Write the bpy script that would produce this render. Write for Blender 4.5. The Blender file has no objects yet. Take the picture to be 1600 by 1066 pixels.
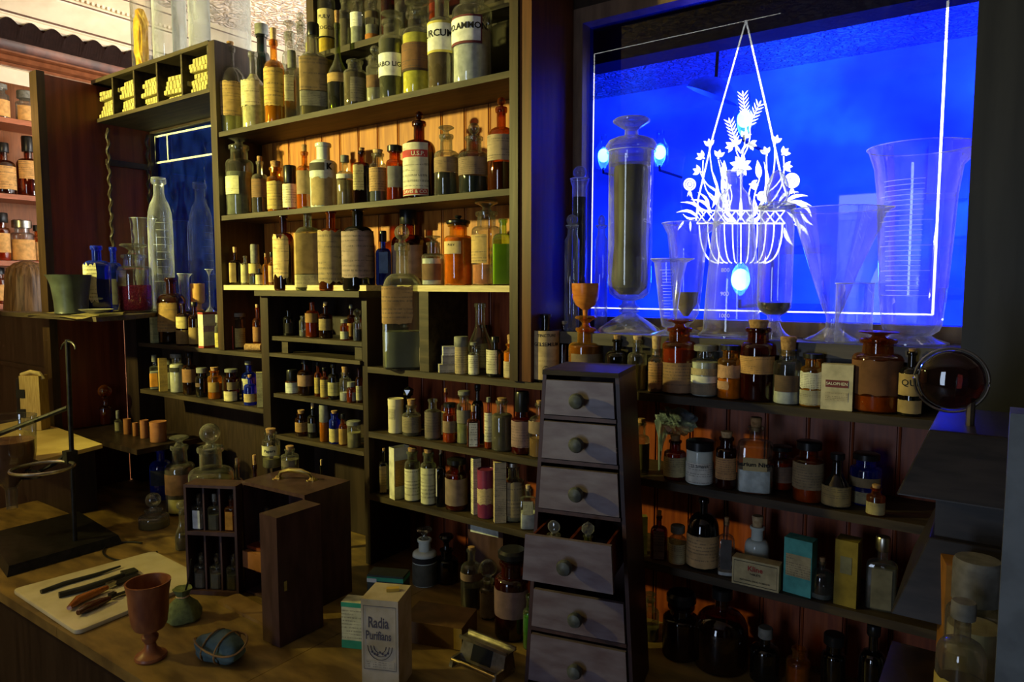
import bpy, bmesh, math, random
from mathutils import Vector, Matrix
random.seed(7)
R = math.radians
sc = bpy.context.scene
COL = sc.collection
# ---------------------------------------------------------------- camera and measuring
YAW, PIT, FP, EZ = R(35), R(4.63), 1100.0, 1.65
hv = Vector((-math.sin(YAW), math.cos(YAW), 0)); rv = Vector((math.cos(YAW), math.sin(YAW), 0)); zv = Vector((0, 0, 1))
FV = hv*math.cos(PIT) - zv*math.sin(PIT); UV = hv*math.sin(PIT) + zv*math.cos(PIT)
EYE = Vector((0, 0, EZ))
def P(u, v, X=None, Y=None, Z=None):
    d = FV + rv*((u-800)/FP) + UV*((533-v)/FP)
    t = X/d.x if X is not None else Y/d.y if Y is not None else (Z-EZ)/d.z
    return EYE + d*t
def colX(u, Y, z):                       # X of the point on depth plane Y at height z seen in column u
    k = (u-800)/FP; dz = z-EZ
    return (k*(Y*FV.y + dz*FV.z) - Y*rv.y)/(rv.x - k*FV.x)
def depth(p): return (Vector(p)-EYE).dot(FV)
cam = bpy.data.cameras.new('camera'); co = bpy.data.objects.new('camera', cam); COL.objects.link(co)
cam.sensor_fit = 'HORIZONTAL'; cam.sensor_width = 36; cam.lens = 36*FP/1600; cam.clip_start = .02
co.location = EYE; co.rotation_euler = FV.to_track_quat('-Z', 'Y').to_euler(); sc.camera = co
sc.view_settings.view_transform = 'Standard'; sc.view_settings.look = 'None'; sc.view_settings.gamma = 1
sc.view_settings.exposure = 0.0; sc.view_settings.use_curve_mapping = False
sc.cycles.transparent_max_bounces = 32; sc.cycles.max_bounces = 10; sc.cycles.sample_clamp_indirect = 4.0
# ---------------------------------------------------------------- materials
MC = {}
def mk(key, fn):
    if key not in MC:
        m = bpy.data.materials.new('_'.join(str(k) for k in key) if isinstance(key, tuple) else key)
        m.use_nodes = True; nt = m.node_tree; nt.nodes.clear()
        out = nt.nodes.new('ShaderNodeOutputMaterial')
        nt.links.new(fn(nt), out.inputs['Surface']); MC[key] = m
    return MC[key]
def N(nt, t, **kw):
    n = nt.nodes.new(t)
    for k, v in kw.items():
        if k in n.inputs: n.inputs[k].default_value = v
        else: setattr(n, k, v)
    return n
def c4(c): return (c[0], c[1], c[2], 1)
def noise(nt, scale=(1, 1, 1), s=5, detail=4, coord='Object'):
    tc = N(nt, 'ShaderNodeTexCoord'); mp = N(nt, 'ShaderNodeMapping'); mp.inputs['Scale'].default_value = scale
    nt.links.new(tc.outputs[coord], mp.inputs['Vector'])
    n = N(nt, 'ShaderNodeTexNoise', Scale=s, Detail=detail); nt.links.new(mp.outputs[0], n.inputs['Vector'])
    return n
def ramp(nt, fac, stops):
    r = N(nt, 'ShaderNodeValToRGB'); e = r.color_ramp.elements
    while len(e) > 1: e.remove(e[0])
    e[0].position, e[0].color = stops[0][0], c4(stops[0][1])
    for p, c in stops[1:]:
        q = e.new(p); q.color = c4(c)
    nt.links.new(fac, r.inputs[0]); return r
def surf(key, c, c2=None, rough=.5, metal=0, scale=(1, 1, 1), s=20, bump=.0, spec=.28, coat=0, coord='Object'):
    def f(nt):
        b = N(nt, 'ShaderNodeBsdfPrincipled', Roughness=rough, Metallic=metal)
        b.inputs['Specular IOR Level'].default_value = spec; b.inputs['Coat Weight'].default_value = coat
        n = noise(nt, scale, s, coord=coord)
        d = c2 if c2 else tuple(x*.7 for x in c)
        r = ramp(nt, n.outputs[0], [(.35, d), (.65, c)]); nt.links.new(r.outputs[0], b.inputs['Base Color'])
        if bump:
            bp = N(nt, 'ShaderNodeBump', Strength=bump, Distance=.003); nt.links.new(n.outputs[0], bp.inputs['Height']); nt.links.new(bp.outputs[0], b.inputs['Normal'])
        return b.outputs[0]
    return mk(key, f)
def glass(key, tint, gloss=1.0, dust=.04, dust_glow_col=(.5, .48, .4), edge=.35, rough=.03):
    """thin-walled tinted glass with a dusty film; coloured films imitate glow through the glass"""
    def f(nt):
        tr = N(nt, 'ShaderNodeBsdfTransparent'); gl = N(nt, 'ShaderNodeBsdfGlossy', Roughness=rough)
        lw = N(nt, 'ShaderNodeLayerWeight', Blend=.28)
        mixc = N(nt, 'ShaderNodeMix', data_type='RGBA')      # light crosses more glass at a slant
        mixc.inputs[6].default_value = c4(tint); mixc.inputs[7].default_value = c4(tuple(x*edge for x in tint))
        nt.links.new(lw.outputs['Facing'], mixc.inputs[0]); nt.links.new(mixc.outputs[2], tr.inputs['Color'])
        fr0 = N(nt, 'ShaderNodeFresnel', IOR=1.8); fr = N(nt, 'ShaderNodeMath', operation='MINIMUM'); fr.inputs[1].default_value = .42; nt.links.new(fr0.outputs[0], fr.inputs[0])
        mx = N(nt, 'ShaderNodeMixShader'); nt.links.new(fr.outputs[0], mx.inputs[0]); nt.links.new(tr.outputs[0], mx.inputs[1]); nt.links.new(gl.outputs[0], mx.inputs[2])
        di0 = N(nt, 'ShaderNodeBsdfDiffuse', Color=c4(dust_glow_col)); dt = N(nt, 'ShaderNodeBsdfTranslucent', Color=c4(dust_glow_col)); di = N(nt, 'ShaderNodeMixShader', Fac=.45); nt.links.new(di0.outputs[0], di.inputs[1]); nt.links.new(dt.outputs[0], di.inputs[2]); n = noise(nt, (1, 1, .5), 25)
        mr = N(nt, 'ShaderNodeMapRange'); mr.inputs['From Min'].default_value = .35; mr.inputs['From Max'].default_value = .75
        mr.inputs['To Min'].default_value = dust*.4; mr.inputs['To Max'].default_value = dust*2
        nt.links.new(n.outputs[0], mr.inputs['Value'])       # the film is crossed at a slant near the silhouette
        sl = N(nt, 'ShaderNodeMath', operation='MULTIPLY_ADD'); nt.links.new(lw.outputs['Facing'], sl.inputs[0]); sl.inputs[1].default_value = 3.5; sl.inputs[2].default_value = .7
        sm = N(nt, 'ShaderNodeMath', operation='MULTIPLY', use_clamp=True); nt.links.new(sl.outputs[0], sm.inputs[0]); nt.links.new(mr.outputs[0], sm.inputs[1])
        m2 = N(nt, 'ShaderNodeMixShader'); nt.links.new(sm.outputs[0], m2.inputs[0]); nt.links.new(mx.outputs[0], m2.inputs[1]); nt.links.new(di.outputs[0], m2.inputs[2])
        return m2.outputs[0]
    return mk(key, f)
def emis(key, c, s):
    def f(nt): return N(nt, 'ShaderNodeEmission', Color=c4(c), Strength=s).outputs[0]
    return mk(key, f)
def paper(c, ink=(.06, .05, .05), lines=True, f=230):
    c = tuple(round(x, 3) for x in c)
    def fn(nt):
        b = N(nt, 'ShaderNodeBsdfPrincipled', Roughness=.75); b.inputs['Specular IOR Level'].default_value = .2
        n = noise(nt, (1, 1, 1), 35); r = ramp(nt, n.outputs[0], [(.3, tuple(x*.62 for x in c)), (.62, c)])
        if not lines: nt.links.new(r.outputs[0], b.inputs['Base Color']); return b.outputs[0]
        tc = N(nt, 'ShaderNodeTexCoord'); sp = N(nt, 'ShaderNodeSeparateXYZ'); nt.links.new(tc.outputs['Object'], sp.inputs[0])
        m = N(nt, 'ShaderNodeMath', operation='MULTIPLY'); m.inputs[1].default_value = f; nt.links.new(sp.outputs[2], m.inputs[0])
        fr = N(nt, 'ShaderNodeMath', operation='FRACT'); nt.links.new(m.outputs[0], fr.inputs[0])
        lt = N(nt, 'ShaderNodeMath', operation='LESS_THAN'); lt.inputs[1].default_value = .4; nt.links.new(fr.outputs[0], lt.inputs[0])
        n2 = noise(nt, (1, 1, .12), 700, 1); g2 = N(nt, 'ShaderNodeMath', operation='GREATER_THAN'); g2.inputs[1].default_value = .47; nt.links.new(n2.outputs[0], g2.inputs[0])
        n3 = noise(nt, (.3, .3, 3), 30, 0); g3 = N(nt, 'ShaderNodeMath', operation='GREATER_THAN'); g3.inputs[1].default_value = .46; nt.links.new(n3.outputs[0], g3.inputs[0])
        a = N(nt, 'ShaderNodeMath', operation='MULTIPLY'); nt.links.new(lt.outputs[0], a.inputs[0]); nt.links.new(g2.outputs[0], a.inputs[1])
        a2 = N(nt, 'ShaderNodeMath', operation='MULTIPLY'); nt.links.new(a.outputs[0], a2.inputs[0]); nt.links.new(g3.outputs[0], a2.inputs[1])
        a3 = N(nt, 'ShaderNodeMath', operation='MULTIPLY'); a3.inputs[1].default_value = .6; nt.links.new(a2.outputs[0], a3.inputs[0])
        mx = N(nt, 'ShaderNodeMix', data_type='RGBA'); nt.links.new(a3.outputs[0], mx.inputs[0]); nt.links.new(r.outputs[0], mx.inputs[6]); mx.inputs[7].default_value = c4(ink)
        nt.links.new(mx.outputs[2], b.inputs['Base Color']); return b.outputs[0]
    return mk(('paper', c, ink, lines, f), fn)
def powder(c):
    c = tuple(round(x, 3) for x in c)
    return surf(('filling', c), c, tuple(x*.72 for x in c), rough=.8, s=60, bump=.4, spec=.2)
GL = {
 'C': glass('clear_glass', (.93, .95, .92), dust=.03), 'X': glass('dusty_clear_glass', (.86, .87, .8), dust=.075),
 'G': glass('greenish_glass', (.72, .8, .6), dust=.08), 'A': glass('amber_glass', (.72, .3, .06), dust=.07, edge=.2, dust_glow_col=(.5, .14, .02)),  # coloured films put the glow of light through tinted glass into the surface
 'O': glass('orange_glass', (.95, .6, .16), dust=.09, edge=.3, dust_glow_col=(.75, .36, .05)), 'D': glass('dark_amber_glass', (.38, .11, .03), dust=.05, edge=.2, dust_glow_col=(.2, .07, .02)),
 'K': glass('blackish_glass', (.06, .03, .015), dust=.012), 'B': glass('cobalt_glass', (.06, .14, .95), dust=.12, edge=.3, dust_glow_col=(.03, .09, .9)),
 'R': glass('ruby_brown_glass', (.35, .05, .03), dust=.06, dust_glow_col=(.25, .03, .015)), 'E': glass('bottle_green_glass', (.5, .6, .12), dust=.05),
 'L': glass('lime_green_glass', (.68, .85, .25), dust=.06), 'T': glass('dark_teal_glass', (.03, .12, .12), dust=.02),
 'W': surf('milky_glass', (.62, .68, .6), (.5, .55, .5), rough=.12, s=15), 'S': glass('etched_cloudy_glass', (.8, .83, .85), dust=.12, dust_glow_col=(.7, .72, .75)),
 'V': glass('lab_glass', (.95, .97, .98), dust=.1, dust_glow_col=(.8, .85, .9), edge=.6)}
cork = surf('cork', (.42, .25, .11), (.24, .13, .05), rough=.9, s=140, bump=.5)
cork2 = surf('pale_cork', (.55, .4, .22), (.4, .26, .12), rough=.9, s=140, bump=.5)
blackcap = surf('black_cap', (.012, .012, .012), rough=.3)
greycap = surf('grey_cap', (.2, .2, .17), (.12, .12, .1), rough=.6, s=60)
silver = surf('tarnished_metal', (.5, .47, .4), (.3, .28, .22), rough=.3, metal=1, s=40)
brass = surf('brass', (.6, .47, .2), (.4, .3, .1), rough=.28, metal=1, s=40)
iron = surf('black_iron', (.03, .028, .025), (.015, .014, .012), rough=.45, metal=.6, s=50)
dwood = surf('dark_wood', (.028, .017, .011), (.012, .007, .005), rough=.42, scale=(6, 6, .6), s=6, bump=.15)
shelfw = surf('dusty_shelf_wood', (.05, .034, .016), (.016, .01, .005), rough=.6, scale=(.7, 6, 6), s=9, bump=.2)
postw = surf('upright_wood', (.042, .022, .009), (.02, .01, .004), rough=.45, scale=(8, 8, .6), s=8, bump=.15)
redwood = surf('red_brown_wood', (.15, .03, .01), (.08, .014, .006), rough=.35, scale=(7, 7, .5), s=5, bump=.1)
pine = surf('lit_stained_beadboard', (.44, .17, .025), (.28, .09, .014), rough=.5, spec=.2, scale=(9, 1, .7), s=9, bump=.12)  # golden beadboard tone, warm lamp light put into the colour
shadepine = surf('shaded_stained_beadboard', (.27, .06, .014), (.16, .03, .009), rough=.42, scale=(9, 1, .7), s=9, bump=.12)  # same boards, redder and darker where the warm light is blocked
framew = surf('window_frame_wood', (.16, .1, .065), (.1, .06, .04), rough=.45, scale=(5, 5, 1), s=9)
counterw = surf('worn_counter_wood', (.26, .165, .045), (.1, .06, .018), rough=.5, scale=(1, 3, 1), s=7, bump=.3)
chestw = surf('mahogany_case', (.065, .032, .03), (.035, .016, .015), rough=.4, scale=(3, 3, .8), s=12, bump=.1)
drawerw = surf('worn_drawer_front', (.17, .14, .165), (.11, .075, .085), rough=.38, scale=(1, 1, 3), s=14, bump=.15, spec=.4)
darkin = surf('dark_interior', (.012, .01, .008), rough=.8)
cream = surf('cream_paint', (.75, .66, .5), (.62, .52, .38), rough=.5, s=6)
ceramic = surf('cream_glazed_tile', (.62, .55, .36), (.5, .43, .26), rough=.25, s=9)
fmt = 0
# ---------------------------------------------------------------- mesh helpers
def new(name, bm, mat, parent=None, smooth=True, bevel=0, ang=38):
    if bevel: bmesh.ops.bevel(bm, geom=[e for e in bm.edges if e.is_manifold and e.calc_face_angle(0) > .6], offset=bevel, segments=2, affect='EDGES', profile=.6)
    bmesh.ops.recalc_face_normals(bm, faces=bm.faces[:])
    me = bpy.data.meshes.new(name); bm.to_mesh(me); bm.free()
    mats = mat if isinstance(mat, (list, tuple)) else [mat]
    for m in mats: me.materials.append(m)
    if smooth:
        me.polygons.foreach_set('use_smooth', [True]*len(me.polygons)); me.set_sharp_from_angle(angle=R(ang))
    o = bpy.data.objects.new(name, me); COL.objects.link(o)
    if parent: o.parent = parent
    return o
def tag(o, label=None, cat=None, group=None, kind=None):
    if label: o['label'] = label
    if cat: o['category'] = cat
    if group: o['group'] = group
    if kind: o['kind'] = kind
    return o
def thing(name, label, cat, loc=(0, 0, 0), rz=0, group=None):
    o = bpy.data.objects.new(name, None); COL.objects.link(o); o.location = loc; o.rotation_euler = (0, 0, rz); o.empty_display_size = .02
    return tag(o, label, cat, group)
def box(bm, x0, x1, y0, y1, z0, z1, rz=0, o=(0, 0, 0)):
    vs = []
    for x, y, z in [(x0, y0, z0), (x1, y0, z0), (x1, y1, z0), (x0, y1, z0), (x0, y0, z1), (x1, y0, z1), (x1, y1, z1), (x0, y1, z1)]:
        if rz: x, y = x*math.cos(rz)-y*math.sin(rz), x*math.sin(rz)+y*math.cos(rz)
        vs.append(bm.verts.new((x+o[0], y+o[1], z+o[2])))
    for f in [(0, 3, 2, 1), (4, 5, 6, 7), (0, 1, 5, 4), (1, 2, 6, 5), (2, 3, 7, 6), (3, 0, 4, 7)]: bm.faces.new([vs[i] for i in f])
    return bm
def BX(*a, **k): return box(bmesh.new(), *a, **k)
def hexa(pts):                        # eight corners, bottom ring then top ring
    bm = bmesh.new(); vs = [bm.verts.new(p) for p in pts]
    for f in [(0, 3, 2, 1), (4, 5, 6, 7), (0, 1, 5, 4), (1, 2, 6, 5), (2, 3, 7, 6), (3, 0, 4, 7)]: bm.faces.new([vs[i] for i in f])
    return bm
def rad(th, r, n, ey=1.0):
    c, s = math.cos(th), math.sin(th)
    q = r/((abs(c)**n+abs(s)**n)**(1/n)) if n != 2 else r
    return q*c, q*s*ey
def lathe(prof, seg=20, bm=None, cx=0, cy=0, cz=0, cb=True, ct=False, ey=1.0, wob=None):
    """prof: (r, z, squareness)"""
    bm = bm or bmesh.new(); rings = []
    for p in prof:
        r, z = p[0], p[1]; n = p[2] if len(p) > 2 else 2
        ring = []
        for i in range(seg):
            th = 2*math.pi*(i+.5)/seg; x, y = rad(th, r, n, ey)
            k = wob(th, z) if wob else 1
            ring.append(bm.verts.new((cx+x*k, cy+y*k, cz+z)))
        rings.append(ring)
    for a, b in zip(rings, rings[1:]):
        for i in range(seg):
            j = (i+1) % seg; bm.faces.new((a[i], a[j], b[j], b[i]))
    if cb: bm.faces.new(rings[0][::-1])
    if ct: bm.faces.new(rings[-1])
    return bm
def tube(pts, r, seg=8, bm=None, closed=False, taper=None):
    bm = bm or bmesh.new(); pts = [Vector(p) for p in pts]; rings = []; n = len(pts)
    for i, p in enumerate(pts):
        a = pts[(i-1) % n] if closed or i else p; b = pts[(i+1) % n] if closed or i < n-1 else p
        t = (b-a).normalized(); s = t.cross(zv)
        if s.length < .05: s = t.cross(Vector((1, 0, 0)))
        s.normalize(); q = s.cross(t); rr = r*(taper[i] if taper else 1)
        rings.append([bm.verts.new(p+s*math.cos(2*math.pi*k/seg)*rr+q*math.sin(2*math.pi*k/seg)*rr) for k in range(seg)])
    pairs = list(zip(rings, rings[1:])) + ([(rings[-1], rings[0])] if closed else [])
    for a, b in pairs:
        for k in range(seg): bm.faces.new((a[k], a[(k+1) % seg], b[(k+1) % seg], b[k]))
    if not closed: bm.faces.new(rings[0][::-1]); bm.faces.new(rings[-1])
    return bm
def ring_pts(c, r, n=32, ax='z'):
    return [(c[0]+r*math.cos(2*math.pi*i/n), c[1]+(r*math.sin(2*math.pi*i/n) if ax == 'z' else 0), c[2]+(r*math.sin(2*math.pi*i/n) if ax == 'y' else 0)) for i in range(n)]
def ball(r, c=(0, 0, 0), sx=1, sy=1, sz=1, sub=3, bm=None, jit=0):
    b2 = bmesh.new(); bmesh.ops.create_icosphere(b2, subdivisions=sub, radius=r)
    for v in b2.verts:
        k = 1+random.uniform(-jit, jit); v.co = Vector((v.co.x*sx*k+c[0], v.co.y*sy*k+c[1], v.co.z*sz*k+c[2]))
    if bm is None: return b2
    me = bpy.data.meshes.new('t'); b2.to_mesh(me); b2.free(); bm.from_mesh(me); bpy.data.meshes.remove(me); return bm
def text_bm(s, size, bold=0.0):
    cu = bpy.data.curves.new('t', 'FONT'); cu.body = s; cu.size = size; cu.align_x = 'CENTER'; cu.align_y = 'CENTER'; cu.resolution_u = 2; cu.offset = bold*size
    o = bpy.data.objects.new('t', cu); COL.objects.link(o); dg = bpy.context.evaluated_depsgraph_get(); dg.update()
    me = bpy.data.meshes.new_from_object(o.evaluated_get(dg)); bm = bmesh.new(); bm.from_mesh(me)
    bpy.data.objects.remove(o); bpy.data.meshes.remove(me); bpy.data.curves.remove(cu)
    bmesh.ops.subdivide_edges(bm, edges=[e for e in bm.edges if e.calc_length() > size*.3], cuts=2)
    return bm
# ---------------------------------------------------------------- bottles
# shape: body top, shoulder end, neck radius, lip radius, squareness, flatness(y)
SH = {'narrow': (.62, .76, .34, .44, 2, 1), 'long': (.55, .74, .3, .4, 2, 1), 'wide': (.72, .8, .62, .74, 2, 1), 'straight': (.86, .92, .86, .92, 2, 1),
      'sq': (.7, .78, .36, .46, 6, 1), 'flatsq': (.66, .78, .34, .42, 6, .55), 'sqlong': (.6, .76, .3, .38, 5, .8), 'round': (.5, .78, .25, .34, 2, 1),
      'wine': (.38, .66, .26, .3, 2, 1), 'bigneck': (.66, .74, .5, .6, 2, 1), 'squat': (.55, .72, .5, .62, 2, 1), 'flask': (.3, .72, .36, .44, 2, 1), 'tin': (.985, .99, .97, 1.0, 2, 1), 'oval': (.62, .76, .34, .44, 2, .62)}
def bprof(Rr, H, sh, inner=0):
    b, s, nr, lr, sq, ey = SH[sh]
    p = [(Rr*.86, 0, sq), (Rr*.97, H*.012, sq), (Rr, H*.03, sq), (Rr, H*b*.5, sq), (Rr, H*b, sq)]
    for t in (.2, .4, .6, .8, 1):
        a = t*math.pi/2; p.append((Rr*(nr+(1-nr)*math.cos(a)**.8 if t < 1 else nr), H*(b+(s-b)*math.sin(a)), 2+(sq-2)*(1-t)))
    if sh in ('wine', 'flask', 'long'):
        p = p[:5]+[(Rr*(nr+(1-nr)*(.5+.5*math.cos(math.pi*t))), H*(b+(s-b)*t), 2+(sq-2)*(1-t)) for t in (.15, .3, .45, .6, .75, .9, 1)]
    if inner: return p
    if sh == 'tin': return p[:4]+[(Rr, H*.8, 2), (Rr*1.03, H*.805, 2), (Rr*1.03, H, 2), (Rr*.95, H, 2), (Rr*.9, H*.985, 2)]
    k = .935
    return p+[(Rr*nr*.97, H*k), (Rr*lr*.97, H*(k+.005)), (Rr*lr, H*(k+.025)), (Rr*lr, H*.988), (Rr*lr*.9, H), (Rr*nr*.86, H*.995), (Rr*nr*.84, H*.9)]
ROW = {}
LN = {'narrow': 'medicine_bottle', 'long': 'medicine_bottle', 'wide': 'apothecary_jar', 'straight': 'straight_jar', 'sq': 'square_bottle', 'flatsq': 'flat_bottle', 'sqlong': 'square_bottle',
      'round': 'round_bottle', 'wine': 'wine_bottle', 'bigneck': 'apothecary_jar', 'squat': 'squat_jar', 'flask': 'flask', 'tin': 'lidded_tin', 'oval': 'oval_bottle'}
def lab_patch(Rr, z0, z1, off, span, sq, ey, k=1.025, torn=0, seg=9, tilt=0):
    bm = bmesh.new(); rows = 5 if torn else 2; g = []
    for j in range(rows):
        t = j/(rows-1); row = []
        for i in range(seg+1):
            s = i/seg; th = -math.pi/2+R(off)+(s-.5)*R(span)
            if torn and i in (0, seg): th += random.uniform(-.12, .12)*torn
            x, y = rad(th, Rr*k, sq, ey)
            z = z0+(z1-z0)*t
            if torn and j in (0, rows-1): z += random.uniform(-1, 1)*(z1-z0)*.09*torn
            row.append(bm.verts.new((x, y, z+tilt*(s-.5))))
        g.append(row)
    for a, b in zip(g, g[1:]):
        for i in range(seg): bm.faces.new((a[i], a[i+1], b[i+1], b[i]))
    return bm
def wrap_text(s, size, Rr, z, off, parent, mat, sq=2, ey=1, k=1.035, bold=.01, name='lettering'):
    bm = text_bm(s, size, bold)
    for v in bm.verts:
        th = -math.pi/2+R(off)+v.co.x/Rr; x, y = rad(th, Rr*k, sq, ey); v.co = Vector((x, y, z+v.co.y))
    return new(name, bm, mat, parent, smooth=False)
ink = surf('printing_ink', (.012, .011, .012), rough=.7); redink = surf('red_ink', (.4, .03, .03), rough=.7)
def stopper(kind, Rn, z, zt, t, gm, Rb):
    h = max(zt-z, .004)
    if kind in ('cork', 'pcork'):
        lathe_p = [(Rn*.78, z-.35*h-.004), (Rn*.8, z), (Rn*.95, z+h*.9), (Rn*.85, z+h)]
        return new('cork', lathe(lathe_p, 14, ct=True), cork if kind == 'cork' else cork2, t)
    if kind == 'flat':
        p = [(Rn*.6, z-.01), (Rn*.7, z), (Rn*.5, z+h*.15), (Rn*.42, z+h*.4), (Rn*.75, z+h*.62), (Rn*1.25, z+h*.78), (Rn*1.3, z+h*.88), (Rn*1.1, z+h), (Rn*.3, z+h*1.0)]
        return new('glass_stopper', lathe(p, 20, ct=True), gm, t)
    if kind == 'ball':
        r = h*.42; bm = lathe([(Rn*.6, z-.01), (Rn*.66, z), (r*.45, z+h*.1), (r*.4, z+h*.2)], 14, ct=True)
        return new('ball_stopper', ball(r, (0, 0, z+h-r), bm=bm), gm, t)
    if kind == 'disc':
        r = h*.45; bm = lathe([(Rn*.6, z-.01), (Rn*.66, z), (r*.4, z+h*.15)], 14, ct=True)
        return new('disc_stopper', ball(r, (0, 0, z+h-r), sy=.35, bm=bm), gm, t)
    if kind == 'facet':
        r = h*.5; bm = lathe([(Rn*.6, z-.01), (Rn*.66, z), (r*.4, z+h*.1)], 12, ct=True)
        ball(r, (0, 0, z+h-r), sub=1, bm=bm); return new('faceted_stopper', bm, gm, t, smooth=False)
    if kind in ('cap', 'gcap', 'scap'):
        m = {'cap': blackcap, 'gcap': greycap, 'scap': silver}[kind]
        bm = lathe([(Rn*1.12, z-h*.55), (Rn*1.16, z-h*.5), (Rn*1.16, z+h*.85), (Rn*1.05, z+h)], 20, ct=True, wob=lambda a, zz: 1+.012*math.cos(a*20))
        return new('screw_cap', bm, m, t)
    if kind == 'lid':
        return new('broad_lid', lathe([(Rn*.8, z-.01), (Rn*.85, z), (Rn*1.3, z+h*.3), (Rn*1.32, z+h*.75), (Rn*1.1, z+h), (Rn*.3, z+h)], 24, ct=True), blackcap, t)
    if kind == 'knob':
        p = [(Rn*.9, z-.008), (Rn*1.2, z), (Rn*1.2, z+h*.25), (Rn*.9, z+h*.38), (Rn*.25, z+h*.5), (Rn*.22, z+h*.6), (Rn*.38, z+h*.75), (Rn*.3, z+h*.95), (Rn*.1, z+h)]
        return new('knobbed_lid', lathe(p, 20, ct=True), gm, t)
PLACED = []; CIRC = []
def B(row, x0, x1, yl, sh, g, label, fill=None, lab=None, cap=None, dy=.012, group=None, txt=None, name=None, cat=None, Yc=None, z=None, rz=0, seg=20, ink_=None, extra=None, tilt=0):
    """x0,x1,yl,ycap are measured on the photograph; the bottle is built at its real place and size"""
    zr, yf = ROW[row]; z = zr if z is None else z
    if Yc is None:
        Yc = yf+.03
        for _ in range(3):
            X = colX((x0+x1)/2, Yc, z); rr = (x1-x0)/2*depth((X, Yc, z))/FP; Yc = yf+rr+dy
    def rr_(Yq):
        Xq = colX((x0+x1)/2, Yq, z); return Xq, (x1-x0)/2*depth((Xq, Yq, z))/FP
    for _ in range(40):
        Xq, rq = rr_(Yc); Hq = P((x0+x1)/2, min(yl, cap[1] if cap else yl), Y=Yc).z
        if not any(abs(z-q[3]) < .03 and math.hypot(Xq-q[0], Yc-q[1]) < (rq*(.85 if SH[sh][4] == 2 else 1)+q[2])*.97 for q in CIRC): break
        if Yc+rq > 1.672 and z > .78: break
        Yc += .004
    Xq, rq = rr_(Yc); CIRC.append((Xq, Yc, rq*(1.05 if SH[sh][4] > 2 else 1), z))
    X = colX((x0+x1)/2, Yc, z); d = depth((X, Yc, z)); b, s, nr, lr, sq, ey = SH[sh]
    face = math.atan2(-X, Yc)           # turn so that the front looks to the room
    Rr = (x1-x0)/2*d/FP*(.93 if sq > 2 else 1)
    H = P((x0+x1)/2, yl, Y=Yc).z-z
    nm = name or LN[sh]; ct = cat or ('jar' if 'jar' in nm else 'tin' if 'tin' in nm else 'bottle')
    t = thing(nm, label, ct, (X, Yc, z+.0004), face+R(rz), group)
    if tilt: t.rotation_euler = (0, R(tilt), face+R(rz)); 
    gm = GL[g] if isinstance(g, str) else g
    new('glass_body' if g != 'W' and isinstance(g, str) else 'body', lathe(bprof(Rr, H, sh), seg, ey=ey, ct=(sh == 'tin')), gm, t)
    if fill:
        c, fr = fill[0], fill[1]; pr = []; zt = H*fr; pp = bprof(Rr*.93, H, sh, 1); last = None
        for q in pp:
            zz = max(q[1], H*.02)
            if zz >= zt: 
                if last is not None:
                    k = (zt-last[1])/max(zz-last[1], 1e-6); pr.append((last[0]+(q[0]-last[0])*k, zt, q[2] if len(q) > 2 else 2))
                break
            pr.append((q[0], zz, q[2])); last = (q[0], zz)
        else: pr.append((pp[-1][0], min(zt, H*.93), 2))
        liquid = len(fill) > 2
        m = surf(('liquid', c), c, rough=.08, s=10) if liquid else powder(c)
        new('liquid' if liquid else 'contents', lathe(pr, seg, ct=True, ey=ey), m, t)
    labs = [lab] if lab and not isinstance(lab, list) else (lab or [])
    for L in labs:
        c, lo, hi = L[0], L[1], L[2]; off = L[3] if len(L) > 3 else 0; sp = L[4] if len(L) > 4 else 150; torn = L[5] if len(L) > 5 else .25; ln = L[6] if len(L) > 6 else True
        new('paper_label', lab_patch(Rr, H*lo, H*hi, off, sp, sq, ey, torn=torn, seg=12), paper(c, ink=ink_ or (.06, .05, .05), lines=ln, f=round(9.5/max(H*(hi-lo), .012))), t)
    for T in (txt or []):
        s_, frac, size, off = T[0], T[1], T[2], T[3]; m = T[4] if len(T) > 4 else ink
        wrap_text(s_, size, Rr, H*frac, off, t, m, sq, ey)
    if cap: 
        kind, yt = cap; zt = P((x0+x1)/2, yt, Y=Yc).z-z
        o = stopper(kind, Rr*(lr if kind in ('cap', 'gcap', 'scap', 'knob') else nr), H, zt, t, gm if g not in ('W',) else GL['C'], Rr)
    PLACED.append(t); return t, Rr, H
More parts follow.
